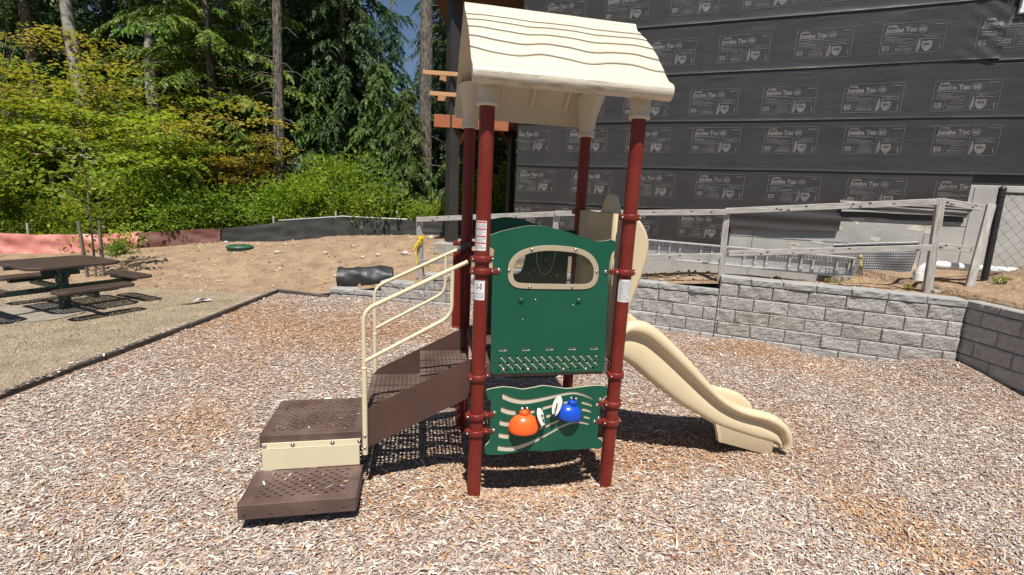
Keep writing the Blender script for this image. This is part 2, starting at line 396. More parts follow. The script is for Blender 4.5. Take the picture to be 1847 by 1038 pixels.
M['sand'] = mat("bare sandy soil", (0.35, 0.25, 0.165), (0.21, 0.145, 0.095), 3.0, 14, rough=0.95, bump=1.0, bscale=14, bdist=0.06, lo=0.34, hi=0.70, spec=0.1, bdetail=14)
M['dirt'] = mat("forest dirt", (0.09, 0.075, 0.04), (0.05, 0.06, 0.025), 1.2, 8, rough=0.95, bump=0.5, bscale=10)

# ------------------------------------------------------------------ terrain
def vnoise(x, y, seed=0, f=1.0):
    r = np.random.default_rng(seed); s = np.zeros_like(np.asarray(x, float))
    for i in range(7):
        a = r.uniform(0, 6.28); k = f * r.uniform(0.5, 1.6); p = r.uniform(0, 6.28)
        s = s + np.sin((x * math.cos(a) + y * math.sin(a)) * k * 2 + p)
    return s / 7.0
WX = [-60, -4.6, -4.5, -3.45, -2.4, -1.5, -0.2, 2.0, 3.2, 5.94, 6.05, 6.14, 40]
WY = [8.0, 8.3, 8.62, 8.66, 8.52, 8.36, 8.13, 7.59, 7.10, 5.97, 5.93, 1.0, 1.0]
def wall_y(x): return np.interp(x, WX, WY)
PC = np.array([0.174, 3.38]); PANG = 0.20348     # playset centre and heading
E1 = np.array([math.cos(PANG), math.sin(PANG)]); E2 = np.array([-E1[1], E1[0]])
def chip_z(x, y):
    x = np.asarray(x, float); y = np.asarray(y, float)
    z = 0.018 * vnoise(x, y, 3, 1.1) + 0.010 * vnoise(x, y, 5, 3.2)
    lx = (x - PC[0]) * E1[0] + (y - PC[1]) * E1[1]; ly = (x - PC[0]) * E2[0] + (y - PC[1]) * E2[1]
    z = z - 0.12 * np.exp(-((lx + 0.02) / 0.50) ** 4 - ((ly + 0.02) / 0.48) ** 4)
    z = z - 0.05 * np.exp(-((lx - 2.2) / 0.5) ** 2 - (ly / 0.4) ** 2) * 0.4
    for qx, qy in ((-.47, -.473), (.47, -.473), (-.47, .473), (.47, .473), (-1.178, -.372), (-1.178, .372), (1.78, -.18)):
        z = z + .030 * np.exp(-((lx - qx) ** 2 + (ly - qy) ** 2) / .012)
    z = z + 0.16 * np.exp(-((x - 5.9) / 0.7) ** 2 - ((y - 5.9) / 0.7) ** 2)
    z = z - 0.05 * np.exp(-((x - 4.4) / 0.6) ** 2 - ((y - 6.3) / 0.5) ** 2) + 0.04 * np.exp(-((x - 3.7) / 0.5) ** 2 - ((y - 6.7) / 0.4) ** 2)
    return z
Z0X = [-60, -12, -4.6, -3.5, -2.45, -1.6, -0.2, 2.0, 3.2, 6, 7, 9, 20]
Z0 = [-0.06, -0.06, -0.06, 0.04, 0.24, 0.40, 0.60, 0.69, 0.84, 0.90, 0.98, 1.35, 1.6]
ZSX = [-60, -14, -10.8, -8, -6.4, -5, -2.9, 2, 8, 20]
ZS = [-0.4, 0.0, 0.10, 0.42, 0.53, 0.70, 0.88, 1.0, 1.2, 1.4]
SY = np.array([[-16, 10.6], [-13, 11.2], [-10.8, 12.0], [-8.0, 12.7], [-6.2, 13.0], [-2.9, 13.0], [8, 13.0], [30, 13]])
HN = np.array([0.361, 0.9326]); HE = np.array([0.9326, -0.361])
def bank_z(x, y):
    x = np.asarray(x, float); y = np.asarray(y, float)
    t = y - wall_y(x); T = np.maximum(np.interp(x, SY[:, 0], SY[:, 1]) - wall_y(x), 0.5)
    u = np.clip(t / T, 0, 1); u = u * u * (3 - 2 * u)
    z = np.interp(x, Z0X, Z0) * (1 - u) + np.interp(x, ZSX, ZS) * u
    z = z + np.clip(t - T, 0, 40) * 0.012
    amp = np.clip(t / 0.5, 0, 1)
    z = z + amp * (0.040 * vnoise(x, y, 11, 1.3) + 0.020 * vnoise(x, y, 12, 3.7) + 0.012 * vnoise(x, y, 13, 8.0) + 0.007 * vnoise(x, y, 14, 16.0))
    d = x * HN[0] + y * HN[1]; s = x * HE[0] + y * HE[1]      # trench along the house
    tr = np.clip((d - 8.75) / 0.4, 0, 1) * np.clip((10.4 - d) / 0.3, 0, 1) * np.clip((s + 2.6) / 0.8, 0, 1) * np.clip((2.4 - s) / 0.7, 0, 1)
    z = z - 0.75 * tr
    z = z + 0.42 * np.exp(-((s - 4.9) / 0.8) ** 2 - ((d - 8.6) / 0.9) ** 2)
    return z

def sheet(name, X, Y, Z, m, kind='structure', smooth=True, col=None):
    h, w = X.shape
    V = np.stack([X, Y, Z], -1).reshape(-1, 3)
    idx = np.arange(h * w).reshape(h, w)
    F = np.stack([idx[:-1, :-1], idx[:-1, 1:], idx[1:, 1:], idx[1:, :-1]], -1).reshape(-1, 4)
    o = link_mesh(name, np_mesh(name, V, F, col, smooth), m)
    o["kind"] = kind
    return o

WARM = [(-4.0, 7.2, .8, .8, 1.0), (-2.75, 3.7, .40, .45, 1.2), (-2.4, 6.6, .9, .6, 1.1), (-3.1, 5.5, .6, .9, 1.0), (.29, 3.05, .55, .22, 1.2), (1.25, 3.50, .55, .22, 1.3), (2.55, 2.82, .28, .28, 1.5), (3.9, 5.8, .6, .4, 1.0), (3.3, 6.45, .7, .35, 1.2), (1.24, 2.43, .30, .18, 1.2), (-.64, 2.75, .40, .28, .9), (.2, 3.6, .7, .6, .9), (2.3, 3.8, .7, .4, .8), (-.6, 6.6, 1.2, .5, .8), (2.9, 2.1, .5, .3, .9)]
def warmth(x, y):
    w = .55 * vnoise(x, y, 31, 1.0) + .3 * vnoise(x, y, 32, 3.0) - .10
    for (wx, wy, sx_, sy_, am) in WARM:
        w = w + .72 * am * np.exp(-((x - wx) / sx_ / 1.45) ** 2 - ((y - wy) / sy_ / 1.45) ** 2)
    return np.clip(w, 0, 1.2)
g = np.array([-400.0, 400.0]); GX, GY = np.meshgrid(g, g)
sheet("ground", GX, GY, np.full_like(GX, -0.45), M['dirt'])
xs = np.linspace(-4.5, 6.35, 220); us = np.linspace(0, 1, 240)
CXg, Ug = np.meshgrid(xs, us); ymax = np.where(CXg < -3.45, 8.72 - (CXg + 4.5) * 0.25, wall_y(CXg) + 0.14); CYg = -6 + (ymax + 6) * Ug
wv = np.clip(warmth(CXg, CYg), 0, 1).reshape(-1, 1)
sheet("wood_chip_bed", CXg, CYg, chip_z(CXg, CYg), M['chipbase'], col=(1 - wv) * np.array([1.12, 1.04, 1.0]) + wv * np.array([1.15, .82, .56]))
xs = np.linspace(-60, -4.5, 120); ys = np.linspace(-6, 8.55, 60); AX, AY = np.meshgrid(xs, ys)
sheet("lawn", AX, AY, 0.012 * vnoise(AX, AY, 21, 1.2) - 0.004, M['grass'])
xs = np.concatenate([np.linspace(-60, -16, 40), np.linspace(-15.7, 9, 480), np.linspace(9.4, 40, 40)])
ts = np.concatenate([np.linspace(0.02, 8, 260), np.linspace(8.3, 60, 40)])
BX, BT = np.meshgrid(xs, ts); BY = wall_y(BX) + BT
sheet("sandy_bank", BX, BY, bank_z(BX, BY), M['sand'])

# ------------------------------------------------------------------ loose wood chips, dry grass
def chips():
    pts = []
    def patch(x0, x1, y0, y1, dens):
        n = int((x1 - x0) * (y1 - y0) * dens)
        pts.append(np.stack([RNG.uniform(x0, x1, n), RNG.uniform(y0, y1, n)], 1))
    patch(-4.4, 4.6, 1.2, 2.2, 9000); patch(-4.9, 5.8, 2.2, 3.2, 7600); patch(-4.9, 5.9, 3.2, 4.4, 5400)
    patch(-4.9, 6.0, 4.4, 6.2, 3600); patch(-4.9, 6.0, 6.2, 8.7, 2400)
    P = np.concatenate(pts)
    ym = np.where(P[:, 0] < -3.45, 8.70 - (P[:, 0] + 4.5) * 0.25, wall_y(P[:, 0]) - 0.10)
    ok = (P[:, 1] < ym - 0.02) & ((P[:, 0] > -4.44) | (RNG.uniform(0, 1, len(P)) < .22 * np.exp((P[:, 0] + 4.44) / .16))) & (P[:, 0] < 5.86 - 0.0 * P[:, 1])
    P = P[ok & (np.abs(P[:, 0]) < P[:, 1] * 1.32 + 1.5)]; n = len(P)
    far = np.clip((P[:, 1] - 2) / 6, 0, 1)
    ln = (RNG.gamma(3.2, 0.0074, n) * np.where(RNG.uniform(0, 1, n) < .05, 1.7, 1)).clip(0.008, 0.10) * (1 + 0.15 * far); wd = RNG.uniform(0.0014, 0.0042, n) * (1 + 0.6 * far) + ln * 0.045
    az = RNG.normal(0.25, 0.9, n); tilt = RNG.normal(0, 0.12, n); rl = RNG.normal(0, 0.26, n); bend = RNG.normal(0, 0.12, n)
    d = np.stack([np.cos(az) * np.cos(tilt), np.sin(az) * np.cos(tilt), np.sin(tilt)], 1)
    sd = np.stack([-np.sin(az), np.cos(az), np.zeros(n)], 1); upv = np.cross(d, sd)
    s = sd * np.cos(rl)[:, None] + upv * np.sin(rl)[:, None]; nn = np.cross(d, s)
    lx = (P[:, 0] - PC[0]) * E1[0] + (P[:, 1] - PC[1]) * E1[1]; ly = (P[:, 0] - PC[0]) * E2[0] + (P[:, 1] - PC[1]) * E2[1]
    lift = np.where((lx > -1.83) & (lx < -1.23) & (ly > -.61) & (ly < -.31) & (RNG.uniform(0, 1, n) < .012), .172, 0) + np.where((lx > -1.8) & (lx < -1.25) & (ly > -.24) & (ly < .24) & (RNG.uniform(0, 1, n) < .004), .408, 0)
    lift = np.where((P[:, 0] < -4.46) & (P[:, 0] > -4.56) & (P[:, 1] > 2.5), .066, np.where(P[:, 0] <= -4.56, .014, lift))
    zc = np.where(lift > 0, lift + .001, chip_z(P[:, 0], P[:, 1]))
    c = np.stack([P[:, 0], P[:, 1], zc + np.where(lift > 0, .3, 1) * RNG.uniform(0.002, 0.015, n)], 1)
    L = ln[:, None] / 2; Wd = wd[:, None]; b = (bend * ln)[:, None] * nn
    taper = RNG.uniform(0.25, 1.0, n)[:, None]
    v = np.stack([c - d * L - s * Wd * taper, c - d * L + s * Wd * taper * 0.9, c + b + s * Wd, c + b - s * Wd, c + d * L + s * Wd * 0.5, c + d * L - s * Wd * 0.45], 1)
    base = np.arange(n)[:, None] * 6
    F = np.concatenate([base + np.array([[0, 3, 2, 1]]), base + np.array([[3, 5, 4, 2]])])
    pal = np.array([[0.60, 0.52, 0.44], [0.46, 0.375, 0.315], [0.47, 0.27, 0.14], [0.39, 0.315, 0.285], [0.70, 0.63, 0.55], [0.33, 0.255, 0.22], [0.50, 0.43, 0.39], [0.50, 0.355, 0.235]])
    warm = warmth(P[:, 0], P[:, 1])
    pw = np.array([.12, .19, .05, .21, .13, .15, .11, .04]); pr = np.array([.06, .12, .36, .04, .03, .15, .03, .21])
    k1 = RNG.choice(8, n, p=pw / pw.sum()); k2 = RNG.choice(8, n, p=pr / pr.sum())
    k = np.where(RNG.uniform(0.02, 1.0, n) < warm, k2, k1)
    col = pal[k] * RNG.uniform(0.75, 1.15, n)[:, None]
    o = link_mesh("wood_chips", np_mesh("wood_chips", v.reshape(-1, 3), F, np.repeat(col, 6, 0)), M['chip'])
    tag(o, "loose tan and brown wood chips covering the play area", "wood chips", kind='stuff')
chips()

def drygrass():
    n = 60000
    x = RNG.uniform(-11.5, -4.55, n); y = RNG.uniform(3.0, 8.9, n)
    ok = (x > -1.25 * y - 0.5)
    x = x[ok]; y = y[ok]; n = len(x)
    patch = vnoise(x, y, 41, 1.5) + 0.4 * vnoise(x, y, 42, 4)
    hgt = RNG.uniform(0.010, 0.045, n) * (1 + 0.4 * patch)
    az = RNG.uniform(0, 6.283, n); lean = RNG.uniform(0.7, 1.5, n)
    d = np.stack([np.cos(az) * np.sin(lean), np.sin(az) * np.sin(lean), np.cos(lean)], 1)
    s = np.stack([-np.sin(az), np.cos(az), np.zeros(n)], 1) * 0.004
    zb = np.where(y > 8.3, bank_z(x, y), 0.012 * vnoise(x, y, 21, 1.2) - 0.004)
    c = np.stack([x, y, zb], 1)
    v = np.stack([c - s, c + s, c + d * hgt[:, None]], 1)
    F = np.arange(3 * n).reshape(n, 3)
    pal = np.array([[0.41, 0.33, 0.235], [0.34, 0.268, 0.19], [0.49, 0.41, 0.305], [0.25, 0.195, 0.14], [0.22, 0.21, 0.13]])
    col = pal[RNG.choice(5, n, p=[.33, .27, .2, .15, .05])] * RNG.uniform(0.8, 1.1, n)[:, None]
    o = link_mesh("dry_grass", np_mesh("dry_grass", v.reshape(-1, 3), F, np.repeat(col, 3, 0)), M['straw'])
    tag(o, "matted dry straw coloured grass left of the wood chips", "grass", kind='stuff')
drygrass()

def clods():
    n = 5500
    x = RNG.uniform(-9.5, 8.0, n); t = RNG.gamma(1.6, 1.6, n) + .12; y = wall_y(x) + t
    ok = (y < 13.2) & ((x < 5.8)); x, y = x[ok], y[ok]; n = len(x)
    s = RNG.gamma(2.0, .008, n).clip(.006, .06)
    c = np.stack([x, y, bank_z(x, y) + s * .2], 1)
    o = np.array([[1, 0, 0], [-.5, .87, 0], [-.5, -.87, 0], [.1, .1, .9]])
    a = RNG.uniform(0, 6.28, n); R = np.stack([np.stack([np.cos(a), -np.sin(a), 0 * a], 1), np.stack([np.sin(a), np.cos(a), 0 * a], 1), np.stack([0 * a, 0 * a, 1 + 0 * a], 1)], 1)
    v = np.einsum('nij,kj->nki', R, o) * (1 + RNG.normal(0, .25, (n, 4, 1))) * s[:, None, None] + c[:, None, :]
    b_ = np.arange(n)[:, None] * 4
    F = np.concatenate([b_ + np.array([[0, 1, 3]]), b_ + np.array([[1, 2, 3]]), b_ + np.array([[2, 0, 3]])])
    pal = np.array([[.34, .235, .145], [.25, .165, .10], [.42, .33, .23], [.19, .13, .085], [.40, .33, .25]])
    col = pal[RNG.choice(5, n, p=[.34, .27, .17, .14, .08])] * RNG.uniform(.8, 1.1, n)[:, None]
    o = link_mesh("soil_clods", np_mesh("soil_clods", v.reshape(-1, 3), F, np.repeat(col, 4, 0)), M['straw'])
    tag(o, "crumbly clods and pebbles on the bare sandy bank", "soil", kind='stuff')
clods()
#PART2
# ------------------------------------------------------------------ play structure
PS = empty("playset", (PC[0], PC[1], 0), PANG, "brown and green toddler play structure with cream roof, steps and beige slide", "playset")
PX, PY, PR = 0.470, 0.473, 0.0445

def sub(parent, name, mb, mats, mtx=None, label=None):
    o = mb.build(name, mats, parent, mtx)
    if label: o["label"] = label
    return o

def clamp_mb(x, y, z, lug, flange=None):
    """split collar with two bolted lugs; lug = angle of the seam, flange = angle of an ear that carries a panel"""
    b = MB()
    b.lathe([(PR + .001, -.020), (PR + .010, -.020), (PR + .0135, -.014), (PR + .0135, .014), (PR + .010, .020), (PR + .001, .020)], (x, y, z), 28, 0, True, None, False)
    for a in (lug, lug + math.pi):
        c = (x + (PR + .012) * math.cos(a), y + (PR + .012) * math.sin(a), z)
        b.box(c, (.034, .030, .036), 0, (0, 0, a), .008)
        nrm = Vector((math.sin(a), -math.cos(a), 0))
        if nrm.y > 0: nrm = -nrm
        q = Vector(c) + Vector((math.cos(a), math.sin(a), 0)) * .006 + nrm * .016
        m = Matrix.Translation(q) @ nrm.to_track_quat('Z', 'Y').to_matrix().to_4x4()
        b.lathe([(.0085, 0), (.0085, .004)], (0, 0, 0), 10, 1, False, m); b.dome((0, 0, .004), .0065, .005, 1, 10, 3, m)
    if flange is not None:
        a = flange
        b.box((x + (PR + .034) * math.cos(a), y + (PR + .034) * math.sin(a), z), (.062, .020, .034), 0, (0, 0, a), .007)
    return b

posts = {}
def make_post(key, x, y, zb, zt, cl):
    b = MB(); b.lathe([(PR, zb), (PR, zt)], (x, y, 0), 40)
    p = sub(PS, "post", b, M['maroon']); posts[key] = p
    for (z, lug, fl) in cl: sub(p, "clamp", clamp_mb(x, y, z, lug, fl), [M['maroon'], M['steel']])
    return p
make_post('FL', -PX, -PY, -.2, 2.60, [(1.611, .15, 0), (1.535, .1, -.08), (.853, .4, None), (.588, .1, -.08), (.473, .1, -.08)])
make_post('FR', PX, -PY, -.2, 2.60, [(1.897, .1, None), (1.543, .05, math.pi + .05), (.842, .5, None), (.632, .2, math.pi + .05), (.498, .2, math.pi + .05)])
make_post('BL', -PX, PY, -.2, 2.60, [(1.605, .1, math.pi), (1.53, .1, 0), (.85, .3, None), (.59, .1, 0)])
make_post('BR', PX, PY, -.2, 2.60, [(1.895, .1, None), (1.54, .1, math.pi), (.85, .3, None), (.63, .1, math.pi)])

# stickers on the two front posts, wrapped round the tube
def sticker(parent, px, py, z0, z1, a0, a1, items, label):
    b = MB(); R = PR + .0006; n = 10
    vs = []; fs = []
    for j, z in enumerate((z0, z1)):
        for i in range(n + 1):
            a = a0 + (a1 - a0) * i / n; vs.append((px + R * math.cos(a), py + R * math.sin(a), z))
    fs = [(i, i + 1, n + 2 + i, n + 1 + i) for i in range(n)]
    b.add(vs, fs, 0, True)
    Rr = PR + .0012; Wd = (a1 - a0) * PR
    def put(vs, fs, mi):
        b.add([(px + Rr * math.cos(a0 + v[0] / PR), py + Rr * math.sin(a0 + v[0] / PR), z0 + v[1]) for v in vs], fs, mi)
    H = z1 - z0
    for it in items:
        if it[0] == 'bar':
            _, u0, u1, w0, w1, mi = it; k = 6
            put([(Wd * (u0 + (u1 - u0) * i / k), H * w) for w in (w0, w1) for i in range(k + 1)], [(i, i + 1, k + 2 + i, k + 1 + i) for i in range(k)], mi)
        elif it[0] == 'txt':
            _, s, sz, u, w, wid, mi = it
            v, f = text2d(s, sz, .0012, wid * Wd)
            put([(q[0] + u * Wd, q[1] + w * H) for q in v], f, mi)
    o = b.build("sticker", [M['paperw'], M['ink'], M['greyink'], M['redink']], parent)
    if label: o["label"] = label
def fine(u0, u1, w0, w1, n, mi=2):
    out = []
    for i in range(n):
        w = w0 + (w1 - w0) * (i + .5) / n; x = u0; h = (w1 - w0) / n * .26
        while x < u1 - .04:
            e = min(u1, x + random.uniform(.08, .3)); out.append(('bar', x, e, w - h, w + h, mi)); x = e + .03
        if random.random() < .3: out.pop()
    return out
it = []
for k in range(4): it += [('bar', .06, .95, .93 - k * .235, .98 - k * .235, 3)] + fine(.08, .92, .76 - k * .235, .92 - k * .235, 4)
sticker(posts['FL'], -PX, -PY, 1.665, 1.842, rad(193), rad(290), it, "white warning sticker with red headings")
it = [('txt', '2-5', .044, .26, .58, .50, 1)] + fine(.1, .9, .07, .42, 6) + [('bar', .25, .7, .50, .515, 2), ('bar', .1, .6, .93, .96, 2)]
sticker(posts['FL'], -PX, -PY, 1.362, 1.482, rad(195), rad(292), it, "white age sticker reading 2-5")
sticker(posts['FR'], PX, -PY, 1.352, 1.500, rad(202), rad(322), fine(.1, .92, .06, .94, 15), "white text sticker")

# deck -------------------------------------------------------------------------------------
def plate(x0, x1, y0, y1, z, nx, ny, hole, t=.006, edge=True):
    """perforated plate; hole(ix, iy) -> (half width, half height) of an oval hole or None"""
    b = MB(); cw = (x1 - x0) / nx; ch = (y1 - y0) / ny
    vs = []; fs = []
    def V(x, y, zz): vs.append((x, y, zz)); return len(vs) - 1
    for i in range(nx):
        for j in range(ny):
            ax, bx, ay, by = x0 + i * cw, x0 + (i + 1) * cw, y0 + j * ch, y0 + (j + 1) * ch
            cx, cy = (ax + bx) / 2, (ay + by) / 2; hl = hole(i, j)
            if not hl:
                for zz, flip in ((z, False), (z - t, True)):
                    q = [V(ax, ay, zz), V(bx, ay, zz), V(bx, by, zz), V(ax, by, zz)]
                    fs.append(q[::-1] if flip else q)
                continue
            hw, hh = hl
            out = [(ax, ay), (cx, ay), (bx, ay), (bx, cy), (bx, by), (cx, by), (ax, by), (ax, cy)]
            k = .72
            inn = [(cx - hw * k, cy - hh * k), (cx, cy - hh), (cx + hw * k, cy - hh * k), (cx + hw, cy), (cx + hw * k, cy + hh * k), (cx, cy + hh), (cx - hw * k, cy + hh * k), (cx - hw, cy)]
            rings = []
            for zz in (z, z - t):
                rings.append(([V(*p, zz) for p in out], [V(*p, zz) for p in inn]))
            for q in range(8):
                p = (q + 1) % 8
                fs.append((rings[0][0][q], rings[0][0][p], rings[0][1][p], rings[0][1][q]))
                fs.append((rings[1][0][p], rings[1][0][q], rings[1][1][q], rings[1][1][p]))
                fs.append((rings[0][1][q], rings[0][1][p], rings[1][1][p], rings[1][1][q]))
    b.add(vs, fs)
    return b

DZ = 0.93
b = plate(-.455, .455, -.455, .455, DZ, 26, 26, lambda i, j: (.0085, .0055) if (1 < i < 24 and 1 < j < 24 and (i + j) % 9) else None)
for (c, d) in (((0, -.449, DZ - .050), (.835, .012, .088)), ((0, .449, DZ - .050), (.835, .012, .088)), ((-.449, 0, DZ - .050), (.012, .80, .088)), ((.449, 0, DZ - .050), (.012, .80, .088)), ((0, 0, DZ - .05), (.03, .85, .07))):
    b.box(c, d, 0, None, .004)
sub(PS, "deck", b, [M['browndusty']])

# upper green window panel -------------------------------------------------------------------
top = catmull([(-.424, 1.757), (-.34, 1.788), (-.20, 1.820), (-.13, 1.823), (-.069, 1.819), (.056, 1.792), (.142, 1.767), (.247, 1.742), (.30, 1.742), (.352, 1.752)], 6, False)
outl = round_poly([(-.389, .872, .02), (.383, .868, .02), (.366, 1.20, 0), (.352, 1.60, .02), (.364, 1.664, .01), (.386, 1.690, .02), (.386, 1.742, .02)] + [(x, z, 0) for x, z in reversed(top)] + [(-.432, 1.750, .008), (-.424, 1.680, .02), (-.395, 1.670, .02), (-.402, 1.62, .02), (-.396, 1.20, 0)], .02)
win = catmull([(-.307, 1.53), (-.300, 1.594), (-.255, 1.652), (-.176, 1.687), (-.079, 1.703), (.021, 1.703), (.131, 1.692), (.210, 1.662), (.258, 1.616), (.281, 1.556), (.274, 1.478), (.225, 1.437), (.12, 1.430), (-.04, 1.430), (-.162, 1.431), (-.253, 1.439), (-.296, 1.475)], 6)
wc = np.mean(np.array(win), 0)
def shrink(L, d):
    out = []
    P = np.array(L); N = len(P)
    for i in range(N):
        t = P[(i + 1) % N] - P[i - 1]; t = t / (np.linalg.norm(t) + 1e-9); nrm = np.array([-t[1], t[0]])
        if nrm @ (wc - P[i]) < 0: nrm = -nrm
        out.append(tuple(P[i] + nrm * d))
    return out
win_in = shrink(win, .027)
slots = []; holes = []
sx, dxs, dzs = -.42, .0535, .0235
for k in range(-1, 15):
    pts = []
    for r in range(5):
        x = -.385 + k * dxs + r * .0245; z = .985 - r * dzs
        if -.352 < x < .352: pts.append((x, z))
    if not pts: continue
    d = np.array([.0245, -dzs]); d /= np.linalg.norm(d); nn = np.array([-d[1], d[0]])
    p0 = np.array(pts[0]) - d * .004; p1 = np.array(pts[-1]) + d * .004; Ls = np.linalg.norm(p1 - p0)
    ss = [np.linalg.norm(np.array(p) - p0) for p in pts]
    hs_ = ss[::2] if len(ss) > 2 else ss
    prof = []
    for q in np.linspace(0, Ls, max(6, int(Ls / .0022))):
        w = .0052 * (1 if .003 < q < Ls - .003 else .7)
        for h in hs_:
            if abs(q - h) < .0112: w = max(w, math.sqrt(.0112 ** 2 - (q - h) ** 2))
        prof.append((q, w))
    loop = [tuple(p0 + d * q + nn * w) for q, w in prof] + [tuple(p0 + d * q - nn * w) for q, w in reversed(prof)]
    slots.append(loop)
    for h in hs_: holes.append(circ(*(p0 + d * h), .0104, 10))
caps5 = [round_poly([(x - .027, 1.021), (x + .027, 1.021), (x + .027, 1.037), (x - .027, 1.037)], .008, 3) for x in (-.318, -.165, -.008, .148, .300)]
caph = [round_poly([(x - .020, 1.023), (x + .012, 1.023), (x + .012, 1.031), (x - .020, 1.031)], .004, 2) for x in (-.318, -.165, -.008, .148, .300)]
def layered(cut_front, cut_core, outline, yc, through, t=(.005, .010, .005)):
    b = MB(); y = yc - sum(t) / 2
    v, f = sheet2d([outline] + through + cut_front, t[0]); b.add(v, f, 0, False, Matrix.Translation((0, y + t[0] / 2, 0)) @ FRONT)
    v, f = sheet2d([outline] + through + cut_core, t[1]); b.add(v, f, 1, False, Matrix.Translation((0, y + t[0] + t[1] / 2, 0)) @ FRONT)
    v, f = sheet2d([outline] + through + cut_core, t[2]); b.add(v, f, 0, False, Matrix.Translation((0, y + t[0] + t[1] + t[2] / 2, 0)) @ FRONT)
    return b
YP = -.474
b = layered(slots + caps5, holes + caph, outl, YP, [win_in])
yf = YP - .010
for x, z in ((-.366, 1.546), (.331, 1.545)): b.bolt((x, yf, z), .0115, 2)
for x, z in ((-.31, .897), (-.145, .895), (.095, .890), (.25, .889)): b.bolt((x, yf, z), .0095, 2)
for x, z in ((-.122, 1.360), (-.199, 1.231), (.128, 1.325)): b.bolt((x, yf, z), .005, 2)
for x in (-.217, .162):
    b.lathe([(.0165, 0), (.0155, .006), (.010, .010)], (0, 0, 0), 14, 3, True, Matrix.Translation((x, yf, 1.355)) @ FRONT)
    b.bolt((x, yf - .0105, 1.364), .0055, 2)
for x, z in ((-.365, .945), (.338, .935)): b.add(*[(lambda v, f: (v, f))(*sheet2d([circ(0, 0, .005, 10)], .001))][0], 4, False, Matrix.Translation((x, yf - .001, z)) @ FRONT)
wp = sub(PS, "window_panel", b, [M['green'], M['core'], M['steel'], M['green'], M['ink']], None, "green upper panel with arched top, window and diagonal slots")
b = MB(); v, f = sheet2d([win, shrink(win, .031)], .006, .0015); b.add(v, f, 0, False, Matrix.Translation((0, yf - .0025, 0)) @ FRONT)
for x, z in ((-.166, 1.677), (.118, 1.684), (-.302, 1.546), (.270, 1.546), (-.166, 1.444), (.112, 1.444)): b.bolt((x, yf - .005, z), .0085, 1)
sub(wp, "window_frame", b, [M['tanframe'], M['steel']])
b = MB(); v, f = sheet2d([shrink(win, .028)], .003); b.add(v, f, 0, False, Matrix.Translation((0, YP, 0)) @ FRONT)
sub(wp, "window_pane", b, [M['pane']])

# back green panel: arched top, opening on its left, oval play feature
btop = catmull([(-.40, 1.752), (-.30, 1.80), (-.17, 1.829), (-.05, 1.823), (.07, 1.79), (.19, 1.755), (.30, 1.736), (.39, 1.744)], 6, False)
bout = round_poly([(-.38, .87, .02), (.388, .87, .02), (.388, 1.66, .02), (.424, 1.70, .015), (.424, 1.742, .02)] + [(x, z, 0) for x, z in reversed(btop)] + [(-.41, 1.69, .015), (-.38, 1.66, .02)], .02)
bopen = catmull([(-.335, 1.50), (-.32, 1.60), (-.24, 1.665), (-.12, 1.68), (.0, 1.675), (.028, 1.60), (.019, 1.51), (-.002, 1.41), (-.03, 1.372), (-.09, 1.365), (-.20, 1.365), (-.30, 1.385)], 6)
b = layered([], [], bout, PY - .004, [bopen]); yb = PY - .015
ov = lambda rx, rz, cx, cz: [(cx + rx * math.cos(a) , cz + rz * math.sin(a)) for a in np.linspace(0, 2 * math.pi, 40, endpoint=False)]
for (o1, o2, mi) in ((ov(.084, .200, .190, 1.565), ov(.077, .193, .190, 1.565), 1), (ov(.052, .125, .195, 1.520), ov(.034, .105, .195, 1.520), 2)):
    v, f = sheet2d([o1, o2], .004); b.add(v, f, mi, False, Matrix.Translation((0, yb - .002, 0)) @ FRONT)
b.lathe([(.030, 0), (.028, .02), (.018, .026)], (0, 0, 0), 16, 2, True, Matrix.Translation((.198, yb, 1.485)) @ FRONT)
for x, z in ((.05, 1.375), (.355, 1.64), (.30, 1.36), (.10, 1.40)): b.bolt((x, yb, z), .008, 3)
sub(PS, "back_panel", b, [M['green'], M['core'], M['rubber'], M['steel']], None, "dark green rear panel with an oval slider")
b = layered([], [], round_poly([(-.10, .45), (.38, .45), (.38, .82), (-.10, .82)], .05), PY - .004, [])
sub(PS, "rear_lower_panel", b, [M['green'], M['core']])
# maroon side barrier next to the far left post
b = MB(); v, f = sheet2d([round_poly([(-.575, .93, .005), (-.515, .93, .005), (-.515, 1.545, .03), (-.575, 1.545, .03)], .02)], .022, .004)
b.add(v, f, 0, False, Matrix.Translation((0, PY - .05, 0)) @ FRONT)
for x in (-.56, -.53): b.dome((x, PY - .065, .925), .014, .014)
sub(PS, "side_barrier", b, [M['maroon']])

